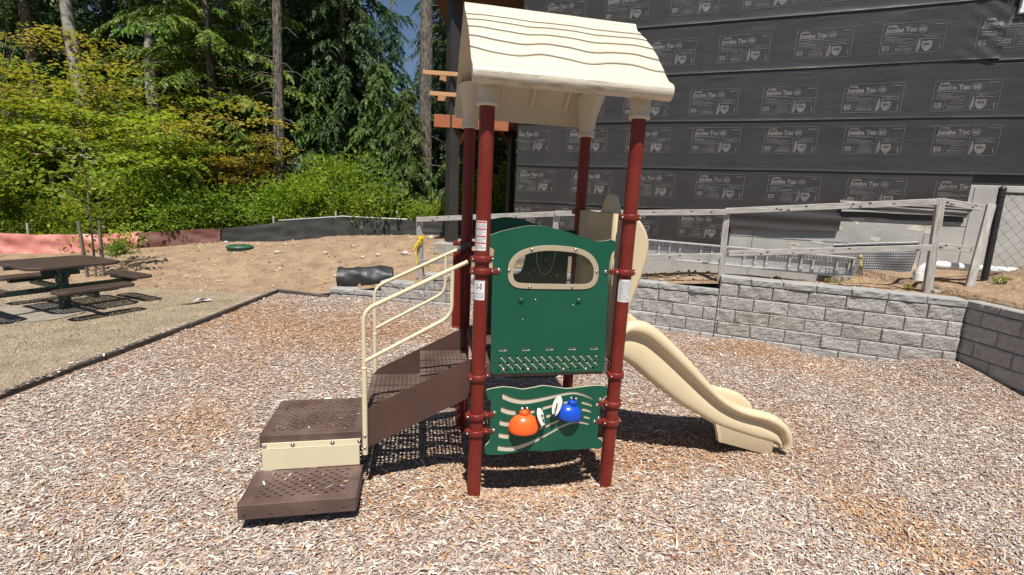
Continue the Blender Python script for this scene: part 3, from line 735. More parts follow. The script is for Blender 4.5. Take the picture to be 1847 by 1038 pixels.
# lower activity panel with two bells --------------------------------------------------------
lt = catmull([(-.41, .762), (-.35, .773), (-.294, .777), (-.23, .768), (-.173, .757), (-.10, .766), (-.033, .776), (.045, .764), (.122, .751), (.18, .753), (.239, .758), (.33, .765), (.40, .760)], 5, False)
lb = catmull([(.405, .300), (.30, .303), (.214, .301), (.15, .309), (.075, .305), (0, .303), (-.082, .314), (-.15, .314), (-.226, .306), (-.30, .299), (-.367, .303)], 5, False)
lout = round_poly([(-.406, .308, .02)] + [(-.409, .345, .02), (-.405, .372, .01), (-.377, .395, .02), (-.377, .688, .02), (-.410, .712, .02), (-.414, .755, .02)] + [(x, z, 0) for x, z in lt] + [(.416, .752, .02), (.418, .695, .015), (.378, .660, .02), (.374, .380, .02), (.415, .358, .015), (.418, .305, .02)] + [(x, z, 0) for x, z in lb], .02)
def stripe(ctr, w):      # engraved tapering stripe: centre line and widths
    c = catmull([p for p in ctr], 6, False); n = len(c); ws = np.interp(np.linspace(0, 1, n), np.linspace(0, 1, len(w)), w)
    up = [(c[i][0], c[i][1] + ws[i] / 2) for i in range(n)]; dn = [(c[i][0], c[i][1] - ws[i] / 2) for i in range(n)]
    return round_poly(up + dn[::-1], .003, 2)
def lz(x, y):            # enlarged-photo sketch grid -> panel metres
    return (-.411 + (x - 70) * .000966, .751 - (y - 265) * .001004 - (x - 70) * .00003)
S = []
S.append(stripe([lz(178, 296), lz(250, 326), lz(340, 338), (lz(470, 318)), lz(580, 292), lz(680, 278), lz(760, 295), lz(828, 325)], [.040, .037, .034, .030, .024, .020, .017, .010]))
S.append(stripe([lz(172, 388), lz(225, 408), lz(276, 416)], [.038, .037, .034]))
S.append(stripe([lz(378, 411), lz(408, 406)], [.026, .026]))
S.append(stripe([lz(464, 386), lz(545, 364), lz(550, 363)], [.027, .025, .024]))
S.append(stripe([lz(612, 347), lz(650, 339)], [.022, .020]))
S.append(stripe([lz(746, 346), lz(790, 358), lz(826, 371)], [.022, .019, .015]))
S.append(stripe([lz(167, 481), lz(205, 492), lz(236, 494)], [.036, .036, .034]))
S.append(stripe([lz(490, 446), lz(540, 431), lz(560, 425)], [.028, .026, .025]))
S.append(stripe([lz(752, 396), lz(790, 404), lz(822, 415)], [.022, .020, .016]))
S.append(stripe([lz(165, 571), lz(205, 580), lz(240, 582)], [.036, .036, .034]))
S.append(stripe([lz(452, 535), lz(520, 506), lz(590, 478)], [.022, .022, .022]))
S.append(stripe([lz(770, 451), lz(795, 456), lz(816, 463)], [.020, .019, .016]))
S.append(stripe([lz(162, 663), lz(215, 672), lz(275, 672), lz(340, 655), lz(430, 618), lz(520, 568), lz(600, 526), lz(680, 497), lz(750, 492), lz(812, 505)], [.038, .036, .034, .032, .026, .022, .020, .018, .018, .016]))
b = layered(S, [], lout, YP, [])
for x, z in ((-.355, .605), (-.357, .480), (.352, .625), (.345, .507), (.372, .665), (.372, .53)): b.bolt((x, yf, z), .0105, 2)
ap = sub(PS, "activity_panel", b, [M['green'], M['core'], M['steel']], None, "green lower panel with cream wavy stripes and two bells")
def bell(x, z, r, h, dep, tilt, m, label):
    """half dome with its flat back on the panel, neck and two bolts above"""
    y = yf - .001
    mt = Matrix.Translation((x, 0, z)) @ Matrix.Rotation(tilt, 4, 'Y')
    prof = [(r * .90, .004), (r * .95, -.010), (r * .975, -.006), (r * .992, .006)] + [(r * max(.30, math.cos(a) ** .80), .012 + (h - .012) * math.sin(a)) for a in np.linspace(.03, 1.30, 14)] + [(.031, h * .985), (.0305, h + .004), (.032, h + .007), (.032, h + .026), (.028, h + .030), (.002, h + .030)]
    b2 = MB(); n = 40; vs = []
    for rr_, zz in prof:
        for k in range(n):
            q = math.pi + math.pi * k / (n - 1)
            p = mt @ Vector((rr_ * math.cos(q), 0, zz)); ky = dep / r if zz < h * .98 else 1.0
            vs.append((p.x, y + rr_ * math.sin(q) * ky, p.z))
    b2.add(vs, [(i * n + k, i * n + k + 1, (i + 1) * n + k + 1, (i + 1) * n + k) for i in range(len(prof) - 1) for k in range(n - 1)], 0, True)
    for dx in (-.018, .017):
        q = mt @ Vector((dx, 0, h + .042))
        b2.lathe([(.0125, 0), (.0125, .010)], (0, 0, 0), 12, 1, False, Matrix.Translation((q.x, yf, q.z)) @ FRONT)
        b2.dome((0, 0, .010), .0125, .012, 1, 12, 4, Matrix.Translation((q.x, yf, q.z)) @ FRONT)
    sub(ap, "bell", b2, [m, M['steel']], None, label)
bell(-.156, .478, .103, .108, .080, 0, M['orange'], "orange dome shaped bell")
bell(.152, .552, .089, .092, .070, .20, M['blue'], "blue dome shaped bell")
def striker(x, z, tilt, sgn):
    b2 = MB(); mt = Matrix.Translation((x, yf - .040, z)) @ Matrix.Rotation(tilt, 4, 'Y') @ Matrix.Rotation(rad(sgn * 42), 4, 'Z') @ Matrix.Scale(1.12, 4)
    v, f = sheet2d([catmull([(0, -.062), (.016, -.045), (.024, 0), (.020, .040), (0, .060), (-.018, .040), (-.024, 0), (-.014, -.045)], 5)], .010, .003)
    b2.add(v, f, 0, False, mt @ FRONT)
    q = mt @ Vector((0, -.008, .018)); b2.tube([q, mt @ Vector((.012, -.03, -.002)), mt @ Vector((0, -.008, -.02))], .0045, 6, 1)
    e = mt @ Vector((0, 0, -.06)); b2.tube([(e.x, e.y - .012, e.z), (e.x, yf + .001, e.z)], .013, 10, 1)
    sub(ap, "striker", b2, [M['whiteplas'], M['blackplas']])
striker(-.050, .573, rad(-18), 1)
striker(.054, .650, rad(14), -1)

# roof -----------------------------------------------------------------------------------------
RX0, RX1 = -.578, .590
def roof_prof(sgn):
    P = [(0.0, 3.198), (.025, 3.192), (.044, 3.166), (.055, 3.138), (.10, 3.108), (.17, 3.062), (.24, 3.012), (.31, 2.957), (.36, 2.914), (.406, 2.868), (.45, 2.824), (.49, 2.779), (.535, 2.735), (.572, 2.702), (.600, 2.687), (.628, 2.672), (.645, 2.652), (.648, 2.626), (.638, 2.600), (.620, 2.586), (.602, 2.583)]
    return [(sgn * y, z) for y, z in catmull(P, 5, False)]
b = MB()
NX = 72
for sgn in (-1, 1):
    pr_ = np.array(roof_prof(sgn)); n = len(pr_)
    seg = np.r_[0, np.cumsum(np.linalg.norm(np.diff(pr_, axis=0), axis=1))]
    tt = np.unique(np.r_[np.linspace(0, seg[-1], 60)])
    base = [.185, .290, .410, .530, .650]
    xs = np.linspace(RX0, RX1, NX)
    rows = []
    # stations along the slope, with two samples hugging each wavy shingle line
    def amp(k): return .006 + .0028 * k
    ridge_ramp = lambda s: 0
    st = []
    edges = [0.0] + base + [.745]
    for k in range(len(edges) - 1):
        a, e = edges[k], edges[k + 1]
        for q in np.linspace(0, 1, 6)[:-1]: st.append((k, q, 0))
        if k < len(base): st.append((k, 1.0, 0)); st.append((k, 1.0, 1))
    tail = [s for s in np.linspace(.745, seg[-1], 22)]
    V = []
    def wav(k, x):
        if k <= 0 or k > len(base): return 0.0
        return amp(k) * math.sin((x - RX0) * 13.5 + .7 * k + 1.4) + .003 * math.sin((x - RX0) * 31 + k)
    def at(s):
        y = np.interp(s, seg, pr_[:, 0]); z = np.interp(s, seg, pr_[:, 1])
        y2 = np.interp(s + .004, seg, pr_[:, 0]); z2 = np.interp(s + .004, seg, pr_[:, 1])
        t = np.array([y2 - y, z2 - z]); t /= np.linalg.norm(t) + 1e-9
        nn = np.array([-t[1], t[0]])
        if nn[1] < 0 or (abs(nn[1]) < .2 and nn[0] * sgn < 0): nn = -nn
        return y, z, nn
    for (k, q, drop) in st:
        for x in xs:
            a = edges[k] + wav(k, x); e = edges[k + 1] + wav(k + 1, x)
            s = a + (e - a) * q + (.0012 if drop else 0)
            y, z, nn = at(s); h = (0.0 if drop else .0068 * q) if k < len(base) else 0.0
            V.append((x, y + nn[0] * h, z + nn[1] * h))
    for s in tail:
        for x in xs:
            y, z, nn = at(s); V.append((x, y, z))
    nr = len(st) + len(tail)
    F = [(i * NX + j, i * NX + j + 1, (i + 1) * NX + j + 1, (i + 1) * NX + j) for i in range(nr - 1) for j in range(NX - 1)]
    if sgn > 0: F = [f[::-1] for f in F]
    lipstart = len(st) + len(tail) - 10
    b.add(V, [f for i, f in enumerate(F) if i // (NX - 1) < lipstart], 0, True)
    b.add(V, [f for i, f in enumerate(F) if i // (NX - 1) >= lipstart], 1, True)
    # underside shell
    inn = [(0, 3.150), (.06, 3.105), (.2, 3.010), (.31, 2.928), (.4, 2.845), (.49, 2.750), (.57, 2.670), (.595, 2.625), (.602, 2.583)]
    Vi = [(x, sgn * y, z) for (y, z) in inn for x in (RX0, RX1)]
    Fi = [(2 * i, 2 * i + 2, 2 * i + 3, 2 * i + 1) for i in range(len(inn) - 1)]
    if sgn > 0: Fi = [f[::-1] for f in Fi]
    b.add(Vi, Fi, 0, True)
    # end rims
    for ix, x in ((0, RX0), (NX - 1, RX1)):
        outer = [V[i * NX + ix] for i in range(nr)]; inner = [(x, sgn * y, z) for y, z in inn]
        oi = np.linspace(0, 1, len(outer)); loop = outer + inner[::-1]
        bm = bmesh.new(); vv = [bm.verts.new(p) for p in loop]; fc = bm.faces.new(vv); r = bmesh.ops.triangulate(bm, faces=[fc]); bm.verts.index_update()
        b.add([v.co[:] for v in bm.verts], [[v.index for v in f.verts] for f in bm.faces], 0); bm.free()
    # moulded ribs inside each slope
    for xr in (-.27, .02, .30):
        pts = [(xr, sgn * y, z - .010) for y, z in ((.395, 2.850), (.40, 2.845), (.44, 2.803), (.49, 2.750), (.53, 2.710), (.536, 2.704))]
        b.tube(pts, [.004, .014, .021, .022, .016, .004], 14, 0)
sub(PS, "roof", b, [M['cream'], M['mildew']], None, "cream plastic gable roof with wavy shingle lines")
rf = PS.children[-1]
for sx_, sy_ in ((-1, -1), (1, -1), (-1, 1), (1, 1)):
    b = MB(); n = 28; prof = [(.047, 2.490), (.062, 2.492), (.066, 2.500), (.066, 2.508), (.060, 2.516), (.060, 2.560), (.064, 2.61), (.074, 2.66), (.090, 2.72), (.105, 2.80)]
    vs = []
    for r, z in prof:
        fl = max(0, (z - 2.56)) * .75
        for k in range(n):
            q = 2 * math.pi * k / n; ux, uy = math.cos(q), math.sin(q)
            xx = r * ux; yy = r * uy
            if yy * sy_ < 0: yy *= 1 + fl * 3.5         # flares towards the ridge
            else: yy *= max(.62, 1 - fl * 1.1)
            if xx * sx_ > 0: xx *= max(.8, 1 - fl * .5)
            vs.append((sx_ * PX + xx, sy_ * PY + yy, min(z, float(np.interp(abs(sy_ * PY + yy), [0, .2, .31, .4, .49, .57, .65], [3.15, 3.010, 2.928, 2.845, 2.750, 2.67, 2.60])) + .006)))
    fs = [(i * n + k, i * n + (k + 1) % n, (i + 1) * n + (k + 1) % n, (i + 1) * n + k) for i in range(len(prof) - 1) for k in range(n)]
    b.add(vs, fs, 0, True); sub(rf, "post_sleeve", b, [M['cream']])

# steps up to the deck ---------------------------------------------------------------------------
st_empty = bpy.data.objects.new("stairs", None); COL.objects.link(st_empty); st_empty.parent = PS; st_empty.empty_display_size = .05
for y in (-.35, .35):
    b = MB(); v, f = sheet2d([round_poly([(-1.165, .335, .01), (-.495, .662, .01), (-.478, .70, 0), (-.478, .925, .01), (-.52, .925, .01), (-1.150, .612, .02), (-1.195, .560, .02), (-1.195, .36, .015)], .01)], .008)
    b.add(v, f, 0, False, Matrix.Translation((0, y, 0)) @ FRONT)
    sub(st_empty, "stringer", b, [M['brown']])
for (x0, x1, z) in ((-1.200, -.815, .566), (-.830, -.475, .757)):
    b = MB()
    for (ya, yb_) in ((-.340, -.125), (-.110, .105), (.120, .340)):
        p = plate(x0, x1, ya, yb_, z, 12, 6, lambda i, j: (.0112, .0105) if 0 < i < 11 and 0 <= j < 6 else None, .006)
        b.add(p.v, p.f)
        b.box(((x0 + x1) / 2, ya + .004, z - .020), (x1 - x0, .006, .034)); b.box(((x0 + x1) / 2, yb_ - .004, z - .020), (x1 - x0, .006, .034))
    b.box((x0 + .003, 0, z - .034), (.008, .68, .062), 0, None, .002)
    sub(st_empty, "tread", b, [M['browndusty']])
b = MB(); b.box((-1.205, 0, .37), (.012, .66, .10)); sub(st_empty, "toe_plate", b, [M['brown']])

# transfer platform, riser, low step
def slotted(i, j, nx, ny):
    dx, dy = min(i, nx - 1 - i), min(j, ny - 1 - j)
    if dx < 2 or dy < 2: return None
    return (.0105, .0090)
PZ = .408
b = plate(-1.835, -1.218, -.262, .262, PZ, 24, 22, lambda i, j: slotted(i, j, 24, 22) if (i + j) % 2 == 0 else ((.0125, .010) if (j in (2, 19) and i in (5, 9, 15, 19)) or (i in (2, 21) and j in (5, 9, 15)) else None))
for c, d in (((-1.527, -.266, PZ - .041), (.625, .010, .084)), ((-1.527, .266, PZ - .041), (.625, .010, .084)), ((-1.839, 0, PZ - .041), (.010, .522, .084)), ((-1.214, 0, PZ - .041), (.010, .522, .084))): b.box(c, d, 0, None, .003)
for x in (-1.75, -1.30):
    for y in (-.18, .18): b.lathe([(.03, -.05), (.03, .40)], (x, y, 0), 14, 1)
sub(PS, "transfer_platform", b, [M['browndusty'], M['brown']], None, "brown perforated square platform at the foot of the steps")
b = MB()
b.add([(-1.825, -.280, .358), (-1.215, -.280, .358), (-1.215, -.282, .318), (-1.825, -.282, .318)], [(3, 2, 1, 0)], 0)
b.box((-1.520, -.276, .338), (.612, .008, .042), 0, None, .002); b.box((-1.525, -.284, .250), (.600, .008, .150), 0, None, .002); b.box((-1.522, -.281, .320), (.606, .014, .010), 0, None, .004)
for x in (-1.812, -1.64, -1.395, -1.225): b.bolt((x, -.281, .342), .0115, 1)
sub(PS, "riser_plate", b, [M['rail'], M['steel']], None, "cream riser plate between the low step and platform")
b = plate(-1.855, -1.212, -.632, -.290, .172, 20, 13, lambda i, j: (.0145, .0075) if 1 < i < 18 and 1 < j < 12 and (i + j) % 2 == 0 else None)
for c, d in (((-1.533, -.636, .128), (.652, .010, .094)), ((-1.858, -.461, .128), (.010, .345, .094)), ((-1.209, -.461, .128), (.010, .345, .094))): b.box(c, d, 0, None, .004)
for x, z in ((-1.825, .108), (-1.68, .108), (-1.45, .112), (-1.28, .112)):
    v, f = sheet2d([circ(0, 0, .010, 12, .005)], .001); b.add(v, f, 1, False, Matrix.Translation((x, -.6418, z)) @ FRONT)
for y in (-.34,): b.box((-1.53, y, .06), (.5, .03, .14))
sub(PS, "transfer_step", b, [M['browndusty'], M['blackplas']], None, "low brown perforated step nearest the ground")

# handrails --------------------------------------------------------------------------------------
def arc(p, a, b_, r=.07, n=6):
    p, a, b_ = Vector(p), Vector(a), Vector(b_)
    s = p + (a - p).normalized() * r; e = p + (b_ - p).normalized() * r
    return [s * (1 - t) ** 2 + p * 2 * t * (1 - t) + e * t * t for t in [k / n for k in range(n + 1)]]
for y, xe, ze in ((-.372, -.545, 1.577), (.372, -.500, 1.592)):
    b = MB(); k0 = (-1.172, y, 1.262); sl_ = (ze - 1.262) / (xe + 1.172)
    b.tube([(-1.178, y, .30), (-1.178, y, .885)], .0172, 14)
    b.lathe([(.0172, .885), (.019, .888), (.019, .896), (.0135, .900)], (-1.178, y, 0), 14)
    path = [(-1.178, y, .88)] + arc((-1.178, y, 1.262), (-1.178, y, .9), (xe, y, ze), .075) + [(xe, y, ze)]
    b.tube(path, .0138, 14)
    lo_ = (-.640, y, 1.225)
    path = [(-1.172, y, .935)] + arc(lo_, (-1.172, y, .935), (-.640, y, 1.5), .07) + [(-.640, y, 1.262 + sl_ * (-.640 + 1.178))]
    b.tube(path, .0125, 14)
    for z in (.352, .435):
        b.dome((0, 0, 0), .0105, .008, 1, 12, 4, Matrix.Translation((-1.178, y - .017, z)) @ FRONT)
    if y > 0:
        b.tube([(xe - .05, y, ze - .026), (xe + .02, y, ze + .010), (xe + .05, y + .03, ze + .020)], .0185, 14, 2)
    sub(PS, "handrail", b, [M['rail'], M['steel'], M['rubber']])

# slide --------------------------------------------------------------------------------------------
sl_o = bpy.data.objects.new("slide", None); COL.objects.link(sl_o); sl_o.parent = PS; sl_o.empty_display_size = .05
sl_o["label"] = "beige moulded plastic slide"
TOP = catmull([(.60, 1.105), (.640, 1.140), (.690, 1.152), (.74, 1.150), (.82, 1.125), (.937, 1.045), (1.06, .942), (1.199, .815), (1.335, .680), (1.472, .560), (1.609, .474), (1.742, .423), (1.90, .384), (2.009, .345), (2.098, .287), (2.160, .225), (2.190, .165), (2.198, .105), (2.175, .060)], 4, False)
BOT = catmull([(.585, .860), (.60, .862), (.63, .850), (.70, .812), (.762, .768), (.885, .668), (1.01, .570), (1.15, .470), (1.304, .384), (1.463, .294), (1.60, .240), (1.70, .205), (1.85, .152), (1.96, .122), (2.03, .106), (2.06, .098), (2.08, .090), (2.09, .080), (2.10, .060)], 4, False)
half = [(0, .42), (.10, .415), (.150, .43), (.172, .50), (.180, .66), (.184, .86), (.196, .955), (.222, 1.0), (.252, .985), (.278, .93), (.288, .85), (.284, .77), (.266, .70), (.243, .665), (.232, .62), (.238, .55), (.248, .42), (.252, .28), (.248, .12), (.228, .03), (.19, 0), (0, 0)]
half = [tuple(p) for p in catmull(half, 2, False)]
full = half + [(-y, h) for y, h in reversed(half[1:-1])]
nsec = len(full); vs = []
for (tx, tz), (bx, bz) in zip(TOP, BOT):
    ks = float(np.interp(tx, [1.90, 2.10, 2.17, 2.3], [1.0, 1.35, 1.9, 2.1])) if tx > 1.5 else 1.0     # the rolled rail keeps its girth round the exit lip
    hg = 1 - .335 * ks
    for y, h in full:
        hh = 1 - (1 - h) * ks if h > .665 else h * hg / .665
        vs.append((bx + (tx - bx) * hh, y, bz + (tz - bz) * hh))
ns = len(TOP)
fs = [(i * nsec + k, (i + 1) * nsec + k, (i + 1) * nsec + (k + 1) % nsec, i * nsec + (k + 1) % nsec) for i in range(ns - 1) for k in range(nsec)]
fs += [tuple(range(nsec)), tuple((ns - 1) * nsec + k for k in reversed(range(nsec)))]
b = MB(); b.add(vs, fs, 0, True)
sub(sl_o, "chute", b, [M['beige']])
b = MB()
bt = np.array(BOT); fx = np.linspace(1.47, 2.035, 14); fz = np.interp(fx, bt[:, 0], bt[:, 1]) + .015; fb = np.linspace(1.545, 2.055, 14)
fv = []
for sy_, k0 in ((-1, 0), (1, 8)):
    for thick in (0, 1):
        for (xa, za, yy) in ((fx, fz, .240), (fx * .4 + fb * .6, fz * .4 + .6 * np.interp(fb, [1.545, 2.055], [.128, -.03]), .229), (fb, np.interp(fb, [1.545, 2.055], [.128, -.03]), .212)):
            fv += [(float(x_), sy_ * (yy - .03 * thick), float(z_)) for x_, z_ in list(zip(xa, za))[k0:]]
    n_ = 14 - k0; o_ = len(fv) - 6 * n_; ff = []
    for th in (0, 1):
        for r_i in range(2):
            for k in range(n_ - 1):
                a_ = o_ + th * 3 * n_ + r_i * n_ + k; f_ = (a_, a_ + 1, a_ + n_ + 1, a_ + n_)
                ff.append(f_[::-1] if (sy_ < 0) != (th == 1) else f_)
    for r_i in range(2):
        for k in (0, n_ - 1):
            a_ = o_ + r_i * n_ + k; ff.append((a_, a_ + n_, a_ + 4 * n_, a_ + 3 * n_))
    for f_ in ff: b.f.append(f_); b.m.append(0); b.sm.append(True)
b.v = fv
b.box((1.93, 0, .02), (.10, .36, .14), 0)
sub(sl_o, "foot", b, [M['beige']])
# hood at the slide entry
b = MB()
hp = catmull([(.50, 1.892), (.555, 1.875), (.605, 1.825), (.642, 1.75), (.650, 1.66), (.632, 1.55), (.590, 1.40), (.555, 1.27), (.535, 1.15), (.53, 1.0)], 5, False)
side_ = [(.452, .93)] + [(.452, 1.892)] + hp + [(.53, .93)]
for y in (-.335, .335):
    v, f = sheet2d([side_], .115, .022); b.add(v, f, 0, True, Matrix.Translation((0, y, 0)) @ FRONT)
lint = [(.455, 1.71), (.455, 1.890), (.50, 1.890), (.555, 1.872), (.603, 1.822), (.638, 1.75), (.635, 1.71)]
v, f = sheet2d([lint], .62); b.add(v, f, 0, False, Matrix.Translation((0, 0, 0)) @ FRONT)
for y in (-.20, .20):
    v, f = sheet2d([round_poly([(.458, 1.72), (.458, 1.50), (.60, 1.52), (.63, 1.72)], .01)], .16); b.add(v, f, 0, False, Matrix.Translation((0, y, 0)) @ FRONT)
v, f = sheet2d([catmull([(-.13, 1.87), (-.10, 1.915), (-.055, 1.985), (-.015, 2.022), (.02, 2.018), (.055, 1.975), (.10, 1.91), (.13, 1.87)], 5)], .075, .02)
b.add(v, f, 0, True, Matrix.Translation((.53, -.02, 0)) @ Matrix.Rotation(rad(90), 4, 'Z') @ FRONT)
b.tube([(.470, -.425, 1.897), (.470, .425, 1.893)], .017, 12)
hd = sub(sl_o, "hood", b, [M['beige']], None, "beige arched hood with a fin over the slide entry")
# ------------------------------------------------------------------ split-face retaining walls
def block_face(b, p0, p1, z0, z1, nrm, seed, depth=.26, rough=.008, mi=0):
    """one concrete block: rough front between p0 and p1, plain sides"""
    r = np.random.default_rng(seed); g_ = .003
    p0 = np.array(p0); p1 = np.array(p1); L = np.linalg.norm(p1 - p0); Hh = z1 - z0
    e = (p1 - p0) / L; nrm = np.array(nrm)
    us = np.r_[g_, g_ + .009, np.linspace(.035, L - .035, 9), L - g_ - .009, L - g_] if L > .1 else np.linspace(g_, L - g_, 5)
    wz = np.r_[g_, g_ + .009, np.linspace(.035, Hh - .035, 4), Hh - g_ - .011, Hh - g_] if Hh > .12 else np.r_[g_, g_ + .009, Hh * .5, Hh - g_ - .011, Hh - g_]
    nx, nz = len(us), len(wz)
    ph = r.uniform(0, 6.28, 8); fr = r.uniform(10, 34, (8, 2)); tl = r.normal(0, .008, 2); base_ = r.normal(.004, .004)
    vs = []
    for j in range(nz):
        for i in range(nx):
            x = us[i]; zz = wz[j]; z = z0 + zz
            k = 0.0 if i in (0, nx - 1) or j in (0, nz - 1) else 1.0
            h = sum(math.sin(fr[q, 0] * x + fr[q, 1] * z + ph[q]) for q in range(8)) / 8 * rough * 1.3 + r.normal(0, rough * .30) + tl[0] * (x / L - .5) + tl[1] * (zz / Hh - .5) + base_
            if i in (1, nx - 2) or j in (1, nz - 2): h *= .5
            off = (-.009 + k * (.010 + h))
            q = p0 + e * x + nrm * off
            vs.append((q[0], q[1], z))
    fs = [(j * nx + i, j * nx + i + 1, (j + 1) * nx + i + 1, (j + 1) * nx + i) for j in range(nz - 1) for i in range(nx - 1)]
    n0 = len(vs)
    bk = [p0 + e * g_ - nrm * depth, p1 - e * g_ - nrm * depth]
    vs += [(bk[0][0], bk[0][1], z0 + g_), (bk[1][0], bk[1][1], z0 + g_), (bk[1][0], bk[1][1], z1 - g_), (bk[0][0], bk[0][1], z1 - g_)]
    tl_ = [(nz - 1) * nx + i for i in range(nx)]; rt = [j * nx + nx - 1 for j in range(nz)]; lf = [j * nx for j in range(nz)]
    fs.append(tuple(tl_ + [n0 + 2, n0 + 3])); fs.append(tuple(rt[::-1] + [n0 + 1, n0 + 2])[::-1]); fs.append(tuple(lf + [n0 + 3, n0])[::-1])
    b.add(vs, fs, mi)

def polyline(pts):
    P = np.array(pts, float); s = np.r_[0, np.cumsum(np.linalg.norm(np.diff(P, axis=0), axis=1))]
    return P, s
def at_s(P, s, q): return np.array([np.interp(q, s, P[:, 0]), np.interp(q, s, P[:, 1])])

WP, WS = polyline([(-3.46, 8.66), (-2.4, 8.52), (-1.5, 8.36), (-.2, 8.13), (2.0, 7.59), (3.2, 7.10), (5.93, 5.97)])
def s_of_x(x): return float(np.interp(x, WP[:, 0], WS))
def make_wall(name, label, P, S, sections, cw=.46, seed=1, capw=.43, batter=.016):
    body, cap = MB(), MB(); k = seed * 1000
    tops = sections    # list of (s0, s1, top)
    zc = [-.14 + .2 * i for i in range(7)]     # course joints
    for (s0, s1, top) in tops:
        # cap pieces
        n = max(1, round((s1 - s0) / capw)); w = (s1 - s0) / n
        for i in range(n):
            a, c = at_s(P, S, s0 + i * w), at_s(P, S, s0 + (i + 1) * w); e = (c - a) / np.linalg.norm(c - a); nn = np.array([e[1], -e[0]])
            k += 1; sh = nn * (.020 - batter * top / .2 * 0)
            block_face(cap, a + sh, c + sh, top - .10, top + random.uniform(-.003, .003), nn, k, .30, .012)
        z = top - .10; row = 0
        while z > -.16:
            zl = z - .2; off = ((row + int(round(top / .2))) % 2) * cw / 2
            m0 = math.floor((s0 - off) / cw)
            q = s0
            while q < s1 - .01:
                nx_ = min(s1, off + (math.floor((q - off) / cw + 1e-6) + 1) * cw)
                if s1 - nx_ < .06: nx_ = s1
                a, c = at_s(P, S, q), at_s(P, S, nx_); e = (c - a) / np.linalg.norm(c - a); nn = np.array([e[1], -e[0]])
                sh = nn * batter * (top - z) / .2
                k += 1; block_face(body, a + sh, c + sh, zl, z, nn, k, mi=random.choices((0, 1, 2), (6, 3, 2))[0])
                q = nx_
            z = zl; row += 1
    w_ = empty(name, (P[0][0], P[0][1], 0), 0, label, "retaining wall")
    inv = Matrix.Translation((-P[0][0], -P[0][1], 0))
    body.build("blocks", [M['block'], M['blocklight'], M['blockdark']], w_, inv); cap.build("cap_course", [M['blockcap']], w_, inv)
    return w_
make_wall("retaining_wall", "grey split-face block retaining wall stepping down behind the slide", WP, WS,
          [(s_of_x(-3.46), s_of_x(-2.45), .16), (s_of_x(-2.45), s_of_x(-1.60), .36), (s_of_x(-1.60), s_of_x(-.25), .56), (s_of_x(-.25), s_of_x(3.20), .76), (s_of_x(3.20), WS[-1], .96)])
P2, S2 = polyline([(5.95, 6.00), (6.00, 4.2), (5.98, 2.2)])
make_wall("retaining_wall", "dark shaded block retaining wall on the right edge of the play area", P2, S2, [(0.0, S2[-1], .96)], seed=2, batter=.006)
# ------------------------------------------------------------------ beams (long axis along local x)
def beam_mesh(L, w, h, bev=.006, mi=0, warp=0.0, knots=0, seed=0):
    b = MB(); b.box((0, 0, 0), (L, w, h), 0, None, bev, 1)
    r = random.Random(seed)
    for i in range(knots):
        x = r.uniform(-L * .46, L * .46); z = r.uniform(-h * .3, h * .3)
        v, f = sheet2d([circ(0, 0, r.uniform(.010, .028), 9, r.uniform(.007, .017))], .0015)
        b.add(v, f, 1, False, Matrix.Translation((x, -w / 2 - .0012, z)) @ FRONT)
    return b
def beam(parent, name, p0, p1, w, h, mats, up=(0, 0, 1), bev=.006, knots=0, seed=0, label=None):
    """rectangular timber from p0 to p1 (world); w across, h along 'up'"""
    p0, p1 = Vector(p0), Vector(p1); d = p1 - p0; L = d.length; x = d.normalized(); u = Vector(up)
    y = u.cross(x).normalized(); z = x.cross(y)
    m = Matrix(((x.x, y.x, z.x, 0), (x.y, y.y, z.y, 0), (x.z, y.z, z.z, 0), (0, 0, 0, 1)))
    m = Matrix.Translation((p0 + p1) / 2) @ m
    if parent is not None: m = Matrix.Translation(-Vector(parent.location)) @ m
    o = beam_mesh(L, w, h, bev, 0, 0, knots, seed).build(name, mats, parent, m)
    if label: o["label"] = label
    return o

# timber fence on top of the wall
WD = [M['wood'], M['knot']]
tf = empty("timber_fence", (-1.75, 8.8, .30), 0, "grey weathered two-rail timber fence behind the block wall", "fence")
FP = [(-1.75, 8.82, .25, 1.555), (.74, 8.12, .45, 1.80), (3.31, 7.33, .55, 1.975), (6.02, 6.68, .8, 2.268)]
FT = [(-1.795, 8.80), (.70, 8.11), (3.27, 7.35), (5.965, 6.73)]
for (x, y, z0, z1), (tx, ty) in zip(FP, FT): beam(tf, "post", (x, y, z0), (tx, ty, z1), .092, .092, WD, (.92, -.39, 0), .006, 3, int(x * 10) + 60)
def railz(parent, a, c, seed, mats=WD, h=.088, kn=5): return beam(parent, "rail", a, c, .038, h, mats, (0, 0, 1), .004, kn, seed)
off = Vector((-.024, -.060, 0))
railz(tf, Vector((-1.80, 8.80, 1.515)) + off, Vector((.68, 8.10, 1.755)) + off, 1)
railz(tf, Vector((.70, 8.10, 1.765)) + off, Vector((3.27, 7.34, 1.93)) + off, 2)
railz(tf, Vector((3.24, 7.345, 1.945)) + off, Vector((5.90, 6.74, 2.215)) + off, 3, kn=9)
railz(tf, Vector((6.00, 6.73, 2.225)), Vector((6.56, 6.72, 2.16)), 4)
railz(tf, Vector((-1.75, 8.81, .72)) + off, Vector((.72, 8.10, .96)) + off, 5, [M['woodred'], M['knot']])
railz(tf, Vector((.72, 8.10, .99)) + off, Vector((3.27, 7.32, 1.255)) + off, 6)
railz(tf, Vector((3.36, 7.31, 1.30)) + off, Vector((5.92, 6.70, 1.575)) + off, 7, kn=8)
railz(tf, Vector((6.02, 6.70, 1.60)), Vector((6.52, 6.70, 1.575)), 8)
beam(tf, "bottom_rail", (6.02, 6.60, .955), (6.52, 6.52, .945), .07, .05, WD)
